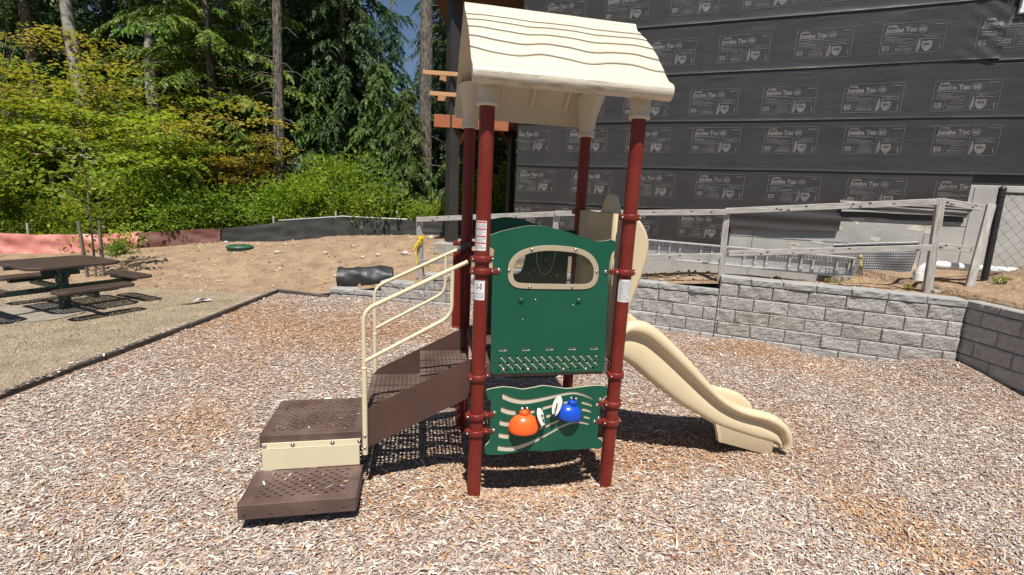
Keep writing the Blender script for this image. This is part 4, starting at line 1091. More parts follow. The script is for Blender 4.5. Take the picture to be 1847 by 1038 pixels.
stk = beam(None, "timber_brace", (6.42, 6.50, .90), (6.66, 6.70, 2.21), .060, .09, [M['wood'], M['knot']], (.9, -.4, 0), .005, 2, 9)
tag(stk, "leaning grey timber board between fence post and black chain-link post", "timber brace")

# caution tape tied to the first fence post
b = MB()
b.lathe([(.068, 0), (.071, .02), (.069, .055), (.066, .07)], (0, 0, 1.14), 12, 0)
strip = [(0.02, -.075, 1.135), (-.01, -.085, 1.10), (-.055, -.09, 1.03), (-.09, -.085, .965), (-.10, -.08, .94)]
def ribbon(b, pts, w, wv, mi=0):
    pts = [Vector(p) for p in catmull(pts, 5, False)]; vs = []
    for i, p in enumerate(pts):
        vs += [p - Vector(wv) * w / 2, p + Vector(wv) * w / 2]
    b.add(vs, [(2 * i, 2 * i + 1, 2 * i + 3, 2 * i + 2) for i in range(len(pts) - 1)], mi, True); return pts
ribbon(b, strip, .085, (.75, -.1, -.55)); ribbon(b, [(-.08, -.08, .95), (-.075, -.085, .86), (-.05, -.08, .76), (-.065, -.08, .68)], .035, (.8, -.2, .3))
v, f = text2d("CAUTION", .06, .001, .235)
sp_ = Vector((-.075, -.094, .955)); ax = Vector((.105, 0, .185)).normalized(); ay = Vector((-ax.z, 0, ax.x))
b.add([sp_ + ax * q[0] + ay * (q[1] - .02) + Vector((0, -.004, 0)) for q in v], f, 1)
ct = b.build("caution_tape", [M['tape'], M['ink']], None, Matrix.Translation((-1.765, 8.81, 0)))
tag(ct, "yellow caution tape tied round the left end post of the timber fence", "caution tape")

# black chain-link fence at the right
cf = empty("chain_link_fence", (6.72, 6.60, .9), 0, "black chain-link fence at the right edge above the wall", "fence")
inv = Matrix.Translation((-6.72, -6.60, -.9))
ca, cdir = Vector((6.76, 6.63, 0)), Vector((1.0, -.12, 0)).normalized()
b = MB(); b.tube([(6.76, 6.63, .6), (6.725, 6.66, 2.43)], .041, 16); b.dome((6.725, 6.66, 2.42), .045, .05); 
for z in (1.15, 1.75, 2.33): b.lathe([(.044, -.012), (.047, 0), (.044, .012)], (6.76 - .035 * (z - .6) / 1.83, 6.63 + .03 * (z - .6) / 1.83, z), 14)
b.build("post", [M['blacksteel']], cf, inv)
b = MB(); b.tube([ca + Vector((-.03, .03, 2.37)), ca + cdir * 3.2 + Vector((0, 0, 2.37))], .021, 12); b.build("top_rail", [M['blacksteel']], cf, inv)
b = MB(); LW, HW, zb0 = 3.2, 1.42, .93
stp = .078; amp_ = stp / 2
for k in range(int(LW / stp)):
    x = k * stp; pts = []
    nz_ = int(HW / stp)
    for j in range(nz_ + 1):
        sgn = 1 if j % 2 else -1
        p = ca + cdir * (x + amp_ * sgn * (-1) ** k * 1.08 + .05) + Vector((0, .004 * sgn, 2.365 - j * stp)); pts.append(p)
    b.tube(pts, .0030, 4, 0, False, False)
b.build("wire_mesh", [M['blacksteel']], cf, inv)

# ------------------------------------------------------------------ house under construction
HO = Vector((3.61, 9.326, 0))        # foot of the perpendicular from the camera line, wall plane
EX = Vector((.9326, -.361, 0)); EN = Vector((.361, .9326, 0))
HM = Matrix(((EX.x, EN.x, 0, HO.x), (EX.y, EN.y, 0, HO.y), (0, 0, 1, 0), (0, 0, 0, 1)))   # local: x along wall, -y out of the wall
hs = bpy.data.objects.new("house", None); COL.objects.link(hs); hs.matrix_world = HM; hs.empty_display_size = .2
tag(hs, "house under construction clad in black printed building paper", "house")
SL, SRr = -3.90, 9.0
b = MB(); b.box((2.55, .26, 4.2), (12.86, .46, 6.4)); b.box((-3.6, 3.2, 4.2), (.5, 6, 6.4)); b.build("wall", [M['wrap']], hs)
# foundation
b = MB(); b.box((2.55, .25, .9), (12.9, .50, 3.3), 0, None, .01)
for z in (1.48, 1.875): b.box((3.2, -.001, z), (5.6, .006, .006), 1)
for x in (1.0, 3.6): b.box((x, -.001, 1.2), (.006, .006, 1.0), 1)
rr = random.Random(5)
for i in range(34):
    x = rr.uniform(.5, 5.6); z = rr.uniform(1.0, 2.05); rx = rr.uniform(.03, .16); rz = rx * rr.uniform(.3, .8)
    L_ = [(rx * math.cos(a) * rr.uniform(.5, 1.1), rz * math.sin(a) * rr.uniform(.5, 1.1)) for a in np.linspace(0, 6.283, 13, endpoint=False)]
    v, f = sheet2d([catmull(L_, 3)], .003); b.add(v, f, 2, False, Matrix.Translation((x, -.0015, z)) @ FRONT)
b.build("foundation", [M['conc'], M['ink'], M['concpale']], hs)

# print on the paper
def label_art():
    V, F = [], []
    def add(v, f):
        n = len(V); V.extend([(p[0], p[1]) for p in v]); F.extend([tuple(i + n for i in q) for q in f])
    def rect(x0, y0, x1, y1): add([(x0, y0), (x1, y0), (x1, y1), (x0, y1)], [(0, 1, 2, 3)])
    Wd, Ht, t = .845, .470, .0060
    rect(0, 0, Wd, t); rect(0, Ht - t, Wd, Ht); rect(0, t, t, Ht - t); rect(Wd - t, t, Wd, Ht - t)
    rect(t, .272, Wd - t, .272 + t * .9); rect(.480, t, .480 + t * .8, .272); rect(t, .176, .480, .176 + t * .7); rect(.168, t, .168 + t * .7, .176)
    for y in (.128, .170, .088): rect(.176, y, .474, y + .003)
    v, f = text2d("SUPER", .046, .0035, .130); add([(q[0] + .070, q[1] + .408) for q in v], f)
    v, f = text2d("Jumbo Tex", .100, .0068, .430); add([(q[0] + .040, q[1] + .330) for q in v], f)
    cx, cy, R = .540, .362, .060
    n = 30; ring = [(cx + R * math.cos(2 * math.pi * i / n), cy + R * math.sin(2 * math.pi * i / n)) for i in range(n)] + [(cx + (R - .009) * math.cos(2 * math.pi * i / n), cy + (R - .009) * math.sin(2 * math.pi * i / n)) for i in range(n)]
    add(ring, [(i, (i + 1) % n, n + (i + 1) % n, n + i) for i in range(n)])
    v, f = text2d("60", .085, .005, .082); add([(q[0] + cx - .040, q[1] + cy - .028) for q in v], f)
    r = random.Random(3)
    def dashes(x0, x1, y, h, lo=.015, hi=.06):
        x = x0
        while x < x1 - .01:
            e = min(x1, x + r.uniform(lo, hi)); rect(x, y, e, y + h); x = e + .007
    dashes(.045, .415, .296, .014); dashes(.690, .810, .415, .018, .01, .02); rect(.795, .335, .799, .355)
    dashes(.05, .24, .244, .013); dashes(.05, .40, .222, .009); dashes(.05, .44, .205, .009); dashes(.05, .35, .190, .007)
    v, f = text2d("ES", .095, .005, .105); add([(q[0] + .035, q[1] + .062) for q in v], f)
    dashes(.04, .13, .030, .010)
    for y, a, c in ((.148, .26, .40), (.106, .25, .42), (.068, .21, .44), (.048, .22, .43), (.028, .20, .45)): dashes(a, c, y, .010)
    sh = catmull([(.560, .172), (.590, .178), (.620, .170), (.655, .178), (.690, .172), (.698, .12), (.688, .075), (.660, .038), (.628, .018), (.596, .038), (.566, .075), (.555, .12)], 3)
    # the shield is a light plate with a dark device left open in it
    dev = [[(x + .590, y + .105) for x, y in round_poly([(0, 0), (.018, 0), (.018, .040), (0, .040)], .004, 2)], circ(.630, .125, .016, 10), [(.652, .105), (.672, .105), (.672, .117), (.664, .117), (.664, .145), (.652, .145)]]
    v, f = sheet2d([sh] + dev, 0.0); add(v, f)
    add([(.492, .020), (.520, .020), (.545, .08), (.540, .17), (.522, .245), (.508, .16), (.498, .08)], [(0, 1, 2, 3, 4, 5, 6)])
    dashes(.555, .80, .245, .010, .02, .07); dashes(.595, .72, .226, .009); dashes(.545, .80, .203, .012, .03, .09)
    dashes(.79, .803, .03, .09, .013, .013)
    # small register line below the block
    rect(-.03, -.232, .30 + .05, -.228)
    return V, F
LV, LF = label_art()
LV = np.array(LV)
def wrinkle(x, z, seed):
    x = np.asarray(x, float); z = np.asarray(z, float)
    return .0030 * vnoise(x * .5, z * 3.0, seed, 1.6) + .0016 * vnoise(x, z * 4.5, seed + 1, 3.4)
def wrap_sheet(zb, zt, s0, s1, offset, seed, zlab=None, flare=.006, right_curl=0.0):
    nx = int((s1 - s0) / .05); nz = 26
    X, Zg = np.meshgrid(np.linspace(s0, s1, nx), np.r_[0, .010, .020, .034, np.linspace(.07, 1, nz - 4)])
    sag = .018 * vnoise(X, X * 0, seed + 7, .7)
    Zw = zb + (zt - zb) * Zg + sag * (1 - Zg)
    def surf(x, z):
        g_ = np.clip((z - zb) / (zt - zb), 0, 1)
        o = -.010 - .007 * np.clip((.034 - g_) / .034, 0, 1) - flare * (1 - g_) ** 3 - .003 * (1 - g_) + wrinkle(x, z, seed)
        if right_curl: o = o - right_curl * np.clip((x - (s1 - .9)) / .9, 0, 1) ** 2 * (.35 + .5 * np.abs(vnoise(x, z, seed + 3, 4.0)) + .22 * np.sin(19 * x + 27 * z + 2 * vnoise(x, z, seed + 5, 2.0)))
        return o
    Y = surf(X, Zw)
    V = np.stack([X, Y, Zw], -1).reshape(-1, 3); idx = np.arange(nx * nz).reshape(nz, nx)
    F = np.stack([idx[:-1, :-1], idx[:-1, 1:], idx[1:, 1:], idx[1:, :-1]], -1).reshape(-1, 4).tolist()
    vs = V.tolist(); fs = F; mi = [0] * len(fs)
    # doubled lower edge
    n0 = len(vs); vs += [(x, y + .006, z) for x, y, z in V[:nx].tolist()]
    fs += [(i + 1, i, n0 + i, n0 + i + 1) for i in range(nx - 1)]; mi += [0] * (nx - 1)
    zl = zlab if zlab is not None else zt - .115 - .470
    k = math.floor((s0 - offset) / 1.243)
    while offset + k * 1.243 < s1:
        xo = offset + k * 1.243; k += 1
        keep = [f for f in LF if all(s0 + .01 < LV[i, 0] + xo < s1 - .01 for i in f)]
        lx = LV[:, 0] + xo; lzz = LV[:, 1] + zl; ly = surf(lx, lzz) - .0035
        n0 = len(vs); vs += np.stack([lx, ly, lzz], 1).tolist(); fs += [tuple(i + n0 for i in f) for f in keep]; mi += [1] * len(keep)
    me = bpy.data.meshes.new("wrap_sheet"); me.from_pydata(vs, [], fs); me.polygons.foreach_set("material_index", mi)
    me.polygons.foreach_set("use_smooth", [m == 0 for m in mi]); me.update()
    return link_mesh("wrap_sheet", me, [M['wrap'], M['wrapink']], hs)
rows = [(1.16, 1.98, SL, .60, -.36, None), (1.92, 2.76, SL, 4.07, -.12, 2.155), (2.71, 3.62, SL, 9.0, -.29, 3.012), (3.59, 4.49, SL, 9.0, -.405, 3.70), (4.455, 5.36, SL, 4.06, -1.25, 4.615), (5.33, 6.25, SL, 4.02, -.93, 5.50), (6.2, 7.1, SL, 9.0, -.5, None)]
for i, (zb, zt, s0, s1, of, zl) in enumerate(rows):
    wrap_sheet(zb, zt, s0, s1, of, 100 + 20 * i, zl, .006, .05 if i in (4, 5) else 0.0)
wrap_sheet(4.44, 5.2, 3.95, 9.0, 4.02, 300, 4.62, .008)
# dusty torn flaps hanging below the paper, over the concrete
def flap(s0, s1, z0, z1, zr0, zr1, seed, out=.03, m='wrapold'):
    nx, nz = 50, 10; X, T = np.meshgrid(np.linspace(s0, s1, nx), np.linspace(0, 1, nz))
    u = (X - s0) / (s1 - s0); zt = z1 + (zr1 - z1) * u; zb = z0 + (zr0 - z0) * u + .02 * vnoise(X, X * 0, seed, 2.5)
    Zf = zb + (zt - zb) * T; Y = -.036 - out * (1 - T) * (1 + .5 * vnoise(X, Zf, seed + 1, 3)) - .010 * np.sin(T * 9 + X)
    V = np.stack([X, Y, Zf], -1).reshape(-1, 3); idx = np.arange(nx * nz).reshape(nz, nx)
    F = np.stack([idx[:-1, :-1], idx[:-1, 1:], idx[1:, 1:], idx[1:, :-1]], -1).reshape(-1, 4)
    o = link_mesh("torn_flap", np_mesh("torn_flap", V, F, smooth=True), M[m], hs)
    return o
flap(.55, 2.36, 1.615, 1.98, 1.68, 2.0, 401, .014, 'wrap')
flap(2.34, 4.08, 2.035, 2.22, 2.03, 2.18, 405, .028)
flap(2.30, 4.14, 2.10, 2.24, 2.13, 2.20, 409, .02)
# bare concrete return to the right of the paper, window above
b = MB(); b.box((6.6, -.006, 1.75), (4.94, .012, 1.52), 0, None, .003); b.build("foundation_step", [M['conc']], hs)
wf = MB(); wf.box((5.0, -.03, 5.75), (1.7, .08, .06), 0, None, .006); wf.box((5.0, -.03, 5.12), (1.7, .08, .06), 0, None, .006); wf.box((4.19, -.03, 5.43), (.06, .082, .57), 0, None, .006); wf.box((5.8, -.03, 5.43), (.06, .082, .57), 0, None, .006)
wfo = wf.build("window", [M['siding']], hs); MB().box((5.0, -.02, 5.43), (1.58, .01, .58)).build("pane", [M['glass']], wfo)
# porch: deck and posts at the left end (world coordinates)
HI = HM.inverted()
def hbeam(name, p0, p1, w, h, mats, up=(0, 0, 1)):
    p0, p1 = HI @ Vector(p0), HI @ Vector(p1); d = p1 - p0; x = d.normalized(); u = HI.to_3x3() @ Vector(up); y = u.cross(x).normalized(); z = x.cross(y)
    m = Matrix.Translation((p0 + p1) / 2) @ Matrix(((x.x, y.x, z.x, 0), (x.y, y.y, z.y, 0), (x.z, y.z, z.z, 0), (0, 0, 0, 1)))
    return beam_mesh(d.length, w, h, .006).build(name, mats, hs, m)
pst = hbeam("porch_post", (-1.50, 11.10, .88), (-1.56, 11.10, 7.2), .235, .235, [M['wrap']], (.80, .60, 0))
b = MB()
for (zz, k) in ((2.55, .55), (1.95, .5), (2.9, .5)):
    vv = LV * k; b.add([(zz - 4.05 + y, -.1195, x - .11) for x, y in vv if True], [f for f in LF if all(-.10 < vv[i, 0] - .11 < .10 for i in f)], 0)
b.build("print", [M['wrapink']], pst)
for z, h in ((3.3, .10), (4.35, .09), (4.9, .08)): hbeam("post_band", (-1.525, 11.10, z), (-1.53, 11.10, z + h * 4), .242, .242, [M['wrapold']], (.80, .60, 0)) if False else None
hbeam("rear_post", (-.18, 12.6, .8), (-.18, 12.6, 3.7), .15, .15, [M['wrap']], (.80, .60, 0))
hbeam("deck_beam", (-1.93, 11.02, 3.62), (-.25, 10.96, 3.59), .10, .27, [M['redwood'], M['knot']])
hbeam("rail_board", (-2.18, 10.92, 4.61), (-.3, 10.86, 4.56), .04, .088, [M['newwood'], M['knot']])
hbeam("rail_board", (-2.02, 10.92, 4.18), (-.3, 10.86, 4.13), .04, .088, [M['newwood'], M['knot']])
hbeam("brace_board", (-1.86, 11.30, 4.60), (-1.30, 10.98, 4.43), .04, .10, [M['newwood'], M['knot']])
hbeam("brace_board", (-1.90, 11.30, 4.15), (-1.40, 11.00, 4.08), .04, .10, [M['newwood'], M['knot']])
hbeam("knee_brace", (-1.50, 11.25, 3.10), (-1.10, 11.35, 3.58), .09, .12, [M['redwood'], M['knot']])
b = MB()
for k in range(12):
    p = Vector((-1.85, 11.15 + .26 * k, 3.73)); q = Vector((.7, 11.05 + .26 * k, 3.70)); m_ = (HI @ p + HI @ q) / 2
    b.box(m_, ((q - p).length, .235, .05), 0, (0, 0, .369))
b.build("deck_floor", [M['soffit']], hs)
b = MB()
for k in range(6):
    p = Vector((-1.5 + .36 * k, 11.1, 3.60)); q = Vector((-1.42 + .36 * k, 14.2, 3.60)); b.box((HI @ p + HI @ q) / 2, (.05, 3.1, .19), 0, (0, 0, .369 - .02))
b.build("deck_joists", [M['soffit']], hs)
b = MB(); b.box(HI @ Vector((-.55, 12.4, 6.3)), (2.9, 3.4, .16), 0, (0, 0, .369)); b.build("upper_soffit", [M['soffit']], hs)
hs2 = MB(); hs2.box((0, 0, -.10), (.80, .70, .26), 0, None, .02)
pad = hs2.build("footing_pad", [M['padc']], None, Matrix.Translation((-1.42, 11.0, .87)) @ Matrix.Rotation(-.1, 4, 'Z'))
tag(pad, "square concrete footing pad under the black porch post", "footing")

# ------------------------------------------------------------------ clutter beside the house
# aluminium walk board standing on edge in the trench
pa, pb = Vector((2.10, 8.14, 1.245)), Vector((5.36, 7.36, 1.165))
dx = (pb - pa); Lp = dx.length; x = dx.normalized(); y = Vector((0, 0, 1)).cross(x).normalized(); z = x.cross(y)
pm = Matrix.Translation(pa) @ Matrix(((x.x, y.x, z.x, 0), (x.y, y.y, z.y, 0), (x.z, y.z, z.z, 0), (0, 0, 0, 1)))
wb = bpy.data.objects.new("scaffold_plank", None); COL.objects.link(wb); wb.matrix_world = pm; wb.empty_display_size = .1
tag(wb, "long perforated aluminium scaffold plank standing on edge before the foundation", "scaffold plank")
b = MB(); b.box((Lp / 2, -.035, .150), (Lp, .075, .030), 0, None, .005); b.box((Lp / 2, -.035, -.150), (Lp, .075, .030), 0, None, .005)
b.box((Lp - .01, -.03, -.05), (.03, .07, .35), 0, None, .004); b.box((Lp - .11, -.02, -.22), (.03, .03, .14))
b.build("side_rails", [M['alum']], wb)
k = 0; xx = .07
while xx < Lp - .05:
    b = MB(); b.box((0, -.020, .0), (.032, .035, .268), 0, None, .004); b.box((0, -.040, -.10), (.045, .025, .07), 0, None, .004)
    b.build("rung", [M['alum']], wb, Matrix.Translation((xx, 0, 0)))
    xx += (.34, .17, .17)[k % 3]; k += 1
n_ = int(Lp / .046)
p_ = plate(0, Lp, -.135, .135, 0, n_, 6, lambda i, j: (.014, .014) if (j in (0, 1, 4, 5) and i % 8 != 7) else None, .003)
b = MB(); b.add(p_.v, p_.f, 0, False, FRONT); b.box((Lp / 2, -.012, -.128), (Lp, .022, .012))
b.build("perforated_deck", [M['alum']], wb)
# dimpled drainage mat leaning on the foundation
dm = MB(); nx, nz = 70, 44
A0, A1, A2, A3 = Vector((2.28, -.42, .62)), Vector((3.36, -.36, .60)), Vector((3.50, -.14, 1.575)), Vector((2.28, -.20, 1.435))
vs = []
for j in range(nz):
    for i in range(nx):
        u, w = i / (nx - 1), j / (nz - 1)
        p = (A0 * (1 - u) + A1 * u) * (1 - w) + (A3 * (1 - u) + A2 * u) * w
        bul = .05 * math.exp(-((u - .75) / .16) ** 2 - ((w - .72) / .2) ** 2) + .03 * math.sin(u * 5 + w * 3)
        p = p + Vector((0, -bul - (.010 if (i % 2 and j % 2) else 0), 0)); vs.append(p)
dm.add(vs, [(j * nx + i, j * nx + i + 1, (j + 1) * nx + i + 1, (j + 1) * nx + i) for j in range(nz - 1) for i in range(nx - 1)], 0)
dm.add([p + Vector((0, .02, 0)) for p in vs], [((j + 1) * nx + i, (j + 1) * nx + i + 1, j * nx + i + 1, j * nx + i) for j in range(nz - 1) for i in range(nx - 1)], 1)
tp = [vs[(nz - 1) * nx + i] + Vector((0, -.005, .012 + .004 * math.sin(i))) for i in range(0, nx, 2)]
dm.tube(tp, .006, 6, 2); dm.tube([p + Vector((0, -.012, -.028)) for p in tp], .016, 6, 1)
o = dm.build("drainage_mat", [M['drainmat'], M['blackplas'], M['whiteplas']], None, HM)
tag(o, "grey dimpled drainage mat sheet leaning against the concrete foundation", "drainage mat")
# white pipe with elbow
b = MB()
pth = [Vector((6.00, 6.86, .80)), Vector((5.995, 6.87, 1.12))] + [Vector((5.995 + .17 * (1 - math.cos(a)), 6.87 - .065 * (1 - math.cos(a)), 1.12 + .175 * math.sin(a))) for a in np.linspace(.2, math.pi / 2, 7)]
pth = [Vector((p.x + .22, p.y + .24, p.z)) for p in pth]
b.tube(pth[:3], .066, 18); b.tube(pth, .058, 18); pend = pth[-1]
b.tube([pend, pend + Vector((.12, -.045, .0))], .064, 18); b.tube([pend, pend + Vector((1.9, -.72, -.02))], .055, 18)
o = b.build("drain_pipe", [M['pvc']], None); tag(o, "white plastic drain pipe with an elbow behind the fence", "pipe")
# yellow rope hanging at the plank end
b = MB(); rx, ry = 5.42, 7.33
for k in range(4):
    o_ = (k - 1.5) * .014
    b.tube(catmull([(rx, ry - .03, 1.33), (rx + .02 + o_, ry - .05, 1.20), (rx + .01 + o_ * 2, ry - .05, 1.08), (rx + o_ * 4, ry - .06, .985), (rx + o_ * 9, ry - .07, .93)], 4, False), .0065, 6)
b.lathe([(.004, -.035), (.024, -.02), (.028, 0), (.02, .025), (.004, .035)], (rx, ry - .03, 1.34), 10)
o = b.build("rope", [M['rope']]); tag(o, "yellow rope with a knot hanging at the end of the scaffold plank", "rope")
# roll of black fabric
b = MB(); a0, a1 = Vector((-3.42, 9.02, .27)), Vector((-2.40, 9.22, .33))
pts = [a0.lerp(a1, t) for t in np.linspace(0, 1, 24)]
nn = 26; vs = []
ax_ = (a1 - a0).normalized(); sd = Vector((-ax_.y, ax_.x, 0)); up_ = Vector((0, 0, 1))
for i, p in enumerate(pts):
    t = i / 23; rr_ = .245 - .03 * t + .012 * math.sin(t * 11)
    for k in range(nn):
        q = 2 * math.pi * k / nn
        r_ = rr_ * (1 + .06 * math.sin(3 * q + t * 5) + .045 * math.sin(5 * q - t * 13) + .035 * math.sin(9 * q + t * 23) + .05 * math.sin(t * 17 + q))
        vs.append(p + sd * r_ * math.cos(q) * 1.06 + up_ * r_ * math.sin(q) * .92)
b.add(vs, [(i * nn + k, i * nn + (k + 1) % nn, (i + 1) * nn + (k + 1) % nn, (i + 1) * nn + k) for i in range(23) for k in range(nn)], 0, True)
for e, c0 in ((0, a0), (23, a1)):
    for rs in (1.0, .8, .58, .36, .16): pass
    ring = [vs[e * nn + k] for k in range(nn)]; inn_ = [c0.lerp(Vector(p), .55) + ax_ * (.05 if e == 0 else -.05) for p in ring]
    b.add(ring + inn_, [(k, (k + 1) % nn, nn + (k + 1) % nn, nn + k) for k in range(nn)], 0); b.add(inn_, [tuple(range(nn))], 0)
for t in (.22, .27, .62):
    p = a0.lerp(a1, t); b.tube([p + sd * .225 * math.cos(q) + ax_ * .02 * math.sin(q) + up_ * .20 * math.sin(q) for q in np.linspace(0, 6.283, 30, endpoint=False)], .006, 6, 1 if t < .5 else 0, False, True, True)
flp = [(a0.lerp(a1, t) + sd * -.222 + up_ * z_) for t in (.55, .8, 1.0) for z_ in (.10, -.22)]
o = b.build("fabric_roll", [M['fabricroll'], M['rope']]); tag(o, "rolled black landscape fabric tied with cord behind the low block wall", "fabric roll")
# septic lid, litter
b = MB(); b.lathe([(.29, -.10), (.29, .0), (.31, .004), (.31, .035), (.285, .04), (.28, .055), (.25, .062), (.01, .07)], (0, 0, 0), 32)
for k in range(12): b.box((.15 * math.cos(k * math.pi / 6), .15 * math.sin(k * math.pi / 6), .066), (.20, .012, .010), 0, (0, 0, k * math.pi / 6))
o = b.build("access_lid", [M['greenlid']], None, Matrix.Translation((-6.95, 11.75, float(bank_z(-6.95, 11.75)) + .03))); tag(o, "round green plastic access lid in the bare soil", "lid")
b = MB(); pts = [(-.13, -.16, .012), (-.02, -.08, .03), (.02, .03, .055), (.05, .15, .02)]
ribbon(b, pts, .13, (.8, -.35, .25)); ribbon(b, [(.0, .02, .05), (.09, .10, .03), (.10, .2, .012)], .10, (.7, -.4, -.2))
o = b.build("paper_litter", [M['paperw']], None, Matrix.Translation((-5.31, 7.66, .005))); tag(o, "crumpled white paper litter on the dry grass", "litter")
# stones
rk = random.Random(9); k = 0
SP = [(-4.55, 11.2, .07), (-4.0, 11.6, .055), (-3.55, 10.9, .06), (-3.2, 10.95, .075), (-2.55, 10.9, .10), (-2.2, 12.3, .11), (-6.0, 12.2, .07), (-7.7, 12.4, .07), (-3.8, 9.8, .05), (-5.7, 11.2, .09), (-1.1, 10.2, .06), (-.95, 9.9, .05), (3.9, 7.25, .07), (4.7, 7.0, .08), (5.25, 6.72, .05), (2.5, 7.75, .04)]
SLb = ["small pale stone on the sandy bank, one of a scatter"]
proto_rocks = []
for j in range(3):
    bm = bmesh.new(); bmesh.ops.create_icosphere(bm, subdivisions=2, radius=1)
    for v_ in bm.verts:
        c_ = v_.co; kf = 1 + .16 * math.sin(c_.x * 3 + j) + .14 * math.sin(c_.y * 4 + 2 * j) + .1 * math.sin(c_.z * 5 + j); v_.co = Vector((c_.x * kf, c_.y * kf * .8, c_.z * kf * .6))
    me = bpy.data.meshes.new("stone"); bm.to_mesh(me); bm.free(); me.polygons.foreach_set("use_smooth", [True] * len(me.polygons)); me.materials.append(M['rock']); proto_rocks.append(me)
for i, (x_, y_, s_) in enumerate(SP):
    o = bpy.data.objects.new("stone", proto_rocks[i % 3]); COL.objects.link(o); o.location = (x_, y_, float(bank_z(x_, y_)) + s_ * .25); o.scale = (s_, s_, s_); o.rotation_euler = (0, 0, rk.uniform(0, 6))
    tag(o, "pale stone lying loose on the bare soil bank", "stone", "stones scattered on the sandy bank")

# border boards round the chips
b0 = [(-4.52, 2.55), (-4.54, 4.36), (-4.52, 5.10), (-4.47, 6.23), (-4.50, 8.72)]
labs = ["black border board nearest the camera on the left edge of the chips", "short black border board, second from the camera along the grass", "black border board beside the paper litter's near end of the grass", "long black border board reaching the far corner of the chips"]
for i in range(4):
    a, c = b0[i], b0[i + 1]; d_ = Vector((c[0] - a[0], c[1] - a[1], 0)).normalized()
    o = beam(None, "border_board", (a[0] + .015 * (i % 2), a[1], .005), (c[0] + .015 * (i % 2) + d_.x * .06, c[1] + .05, .005), .05, .12, [M['border']], (0, 0, 1), .012)
    tag(o, labs[i], "border board", "black border boards edging the chips")
o = beam(None, "border_board", (-4.47, 8.75, .005), (-3.40, 8.47, -.01), .05, .12, [M['border']], (0, 0, 1), .012)
tag(o, "black border board running from the far corner to the block wall", "border board", "black border boards edging the chips")

# ------------------------------------------------------------------ picnic table
pt = empty("picnic_table", (-6.80, 6.88, 0), rad(-23), "square picnic table with brown mesh top, four benches and green pedestal", "picnic table")
def clipped(hw, hd, c): return [(-hw + c, -hd), (hw - c, -hd), (hw, -hd + c), (hw, hd - c), (hw - c, hd), (-hw + c, hd), (-hw, hd - c), (-hw, -hd + c)]
def mesh_board(hw, hd, c, z, cell):
    nx, ny = int(2 * hw / cell), int(2 * hd / cell); b = MB(); e = cell * .31
    def inside(x, y): return abs(x) < hw - .02 and abs(y) < hd - .02 and abs(x) + abs(y) < hw + hd - c - .02
    p = plate(-hw, hw, -hd, hd, z, nx, ny, lambda i, j: (e, e), .006)
    # keep only cells whose centre lies inside the clipped outline
    for f in p.f:
        cx = sum(p.v[i][0] for i in f) / len(f); cy = sum(p.v[i][1] for i in f) / len(f)
        if inside(cx, cy): b.f.append(f); b.m.append(0); b.sm.append(False)
    b.v = list(p.v)
    out = clipped(hw, hd, c); inn_ = clipped(hw - .03, hd - .03, c)
    v, f = sheet2d([round_poly(out, .03), round_poly(inn_, .03)], .045, .010); b.add(v, f, 0, False, Matrix.Translation((0, 0, z - .016)))
    return b
mesh_board(.55, .55, .11, .735, .045).build("tabletop", [M['tabletop']], pt)
b = MB(); b.tube([(0, 0, -.05), (0, 0, .66)], .075, 20)
for a in range(4):
    q = a * math.pi / 2; c_, s_ = math.cos(q), math.sin(q)
    b.box((.30 * c_, .30 * s_, .695), (.62, .05, .05), 0, (0, 0, q)); b.box((.12 * c_, .12 * s_, .60), (.22, .02, .16), 0, (0, 0, q), .004)
    b.box((.48 * c_, .48 * s_, .335), (.86, .065, .075), 0, (0, 0, q), .008); b.box((.80 * c_, .80 * s_, .385), (.08, .62, .055), 0, (0, 0, q), .006)
b.build("pedestal", [M['tablegreen']], pt)
for a in range(4):
    q = a * math.pi / 2
    mesh_board(.14, .46, .06, .445, .040).build("bench", [M['tabletop']], pt, Matrix.Rotation(q, 4, 'Z') @ Matrix.Translation((.87, 0, 0)))
v, f = sheet2d([catmull([(-.6, -.42), (0, -.52), (.5, -.35), (.62, .1), (.4, .5), (-.2, .55), (-.66, .2)], 6)], .03)
o = MB().add(v, f).build("table_pad", [M['dirtypad']], None, Matrix.Translation((-7.0, 6.55, -.004))); tag(o, "rough concrete pad under the picnic table", "pad")

# ------------------------------------------------------------------ silt fence and orange barrier
def fabric(name, pts, h, m, label, cat, seed, sag=.06, lean=.1, fold=.02):
    P, S = polyline(pts); n = int(S[-1] / .06); nz = 9; V = []
    for j in range(nz):
        for i in range(n):
            s = S[-1] * i / (n - 1); p = at_s(P, S, s); t = j / (nz - 1); hh = np.interp(s, S, h) * (1 + sag * float(vnoise(s, 0, seed, 1.2)))
            zb = float(bank_z(p[0], p[1])) - .06
            yy = p[1] + lean * t * hh + .03 * float(vnoise(s, t * 2, seed + 1, 3.5)) + fold * float(vnoise(s, t * .6, seed + 4, 7.0)); V.append((p[0] + .02 * float(vnoise(s, t, seed + 2, 5)), yy, zb + (hh + .06) * t))
    idx = np.arange(n * nz).reshape(nz, n); F = np.stack([idx[:-1, :-1], idx[:-1, 1:], idx[1:, 1:], idx[1:, :-1]], -1).reshape(-1, 4)
    root = empty(name, (pts[0][0], pts[0][1], 0), 0, label, cat); inv = Matrix.Translation((-pts[0][0], -pts[0][1], 0))
    link_mesh("fabric", np_mesh("fabric", V, F, smooth=True), m, root, inv)
    return root, inv, P, S
sfp = [(-8.0, 12.7), (-6.2, 13.0), (-4.5, 13.0), (-2.7, 13.0), (0.6, 13.3)]
root, inv, P, S = fabric("silt_fence", sfp, [.36, .56, .48, .40, .42], M['silt'], "black silt fence across the back of the sandy bank", "silt fence", 61, .05)
b = MB()
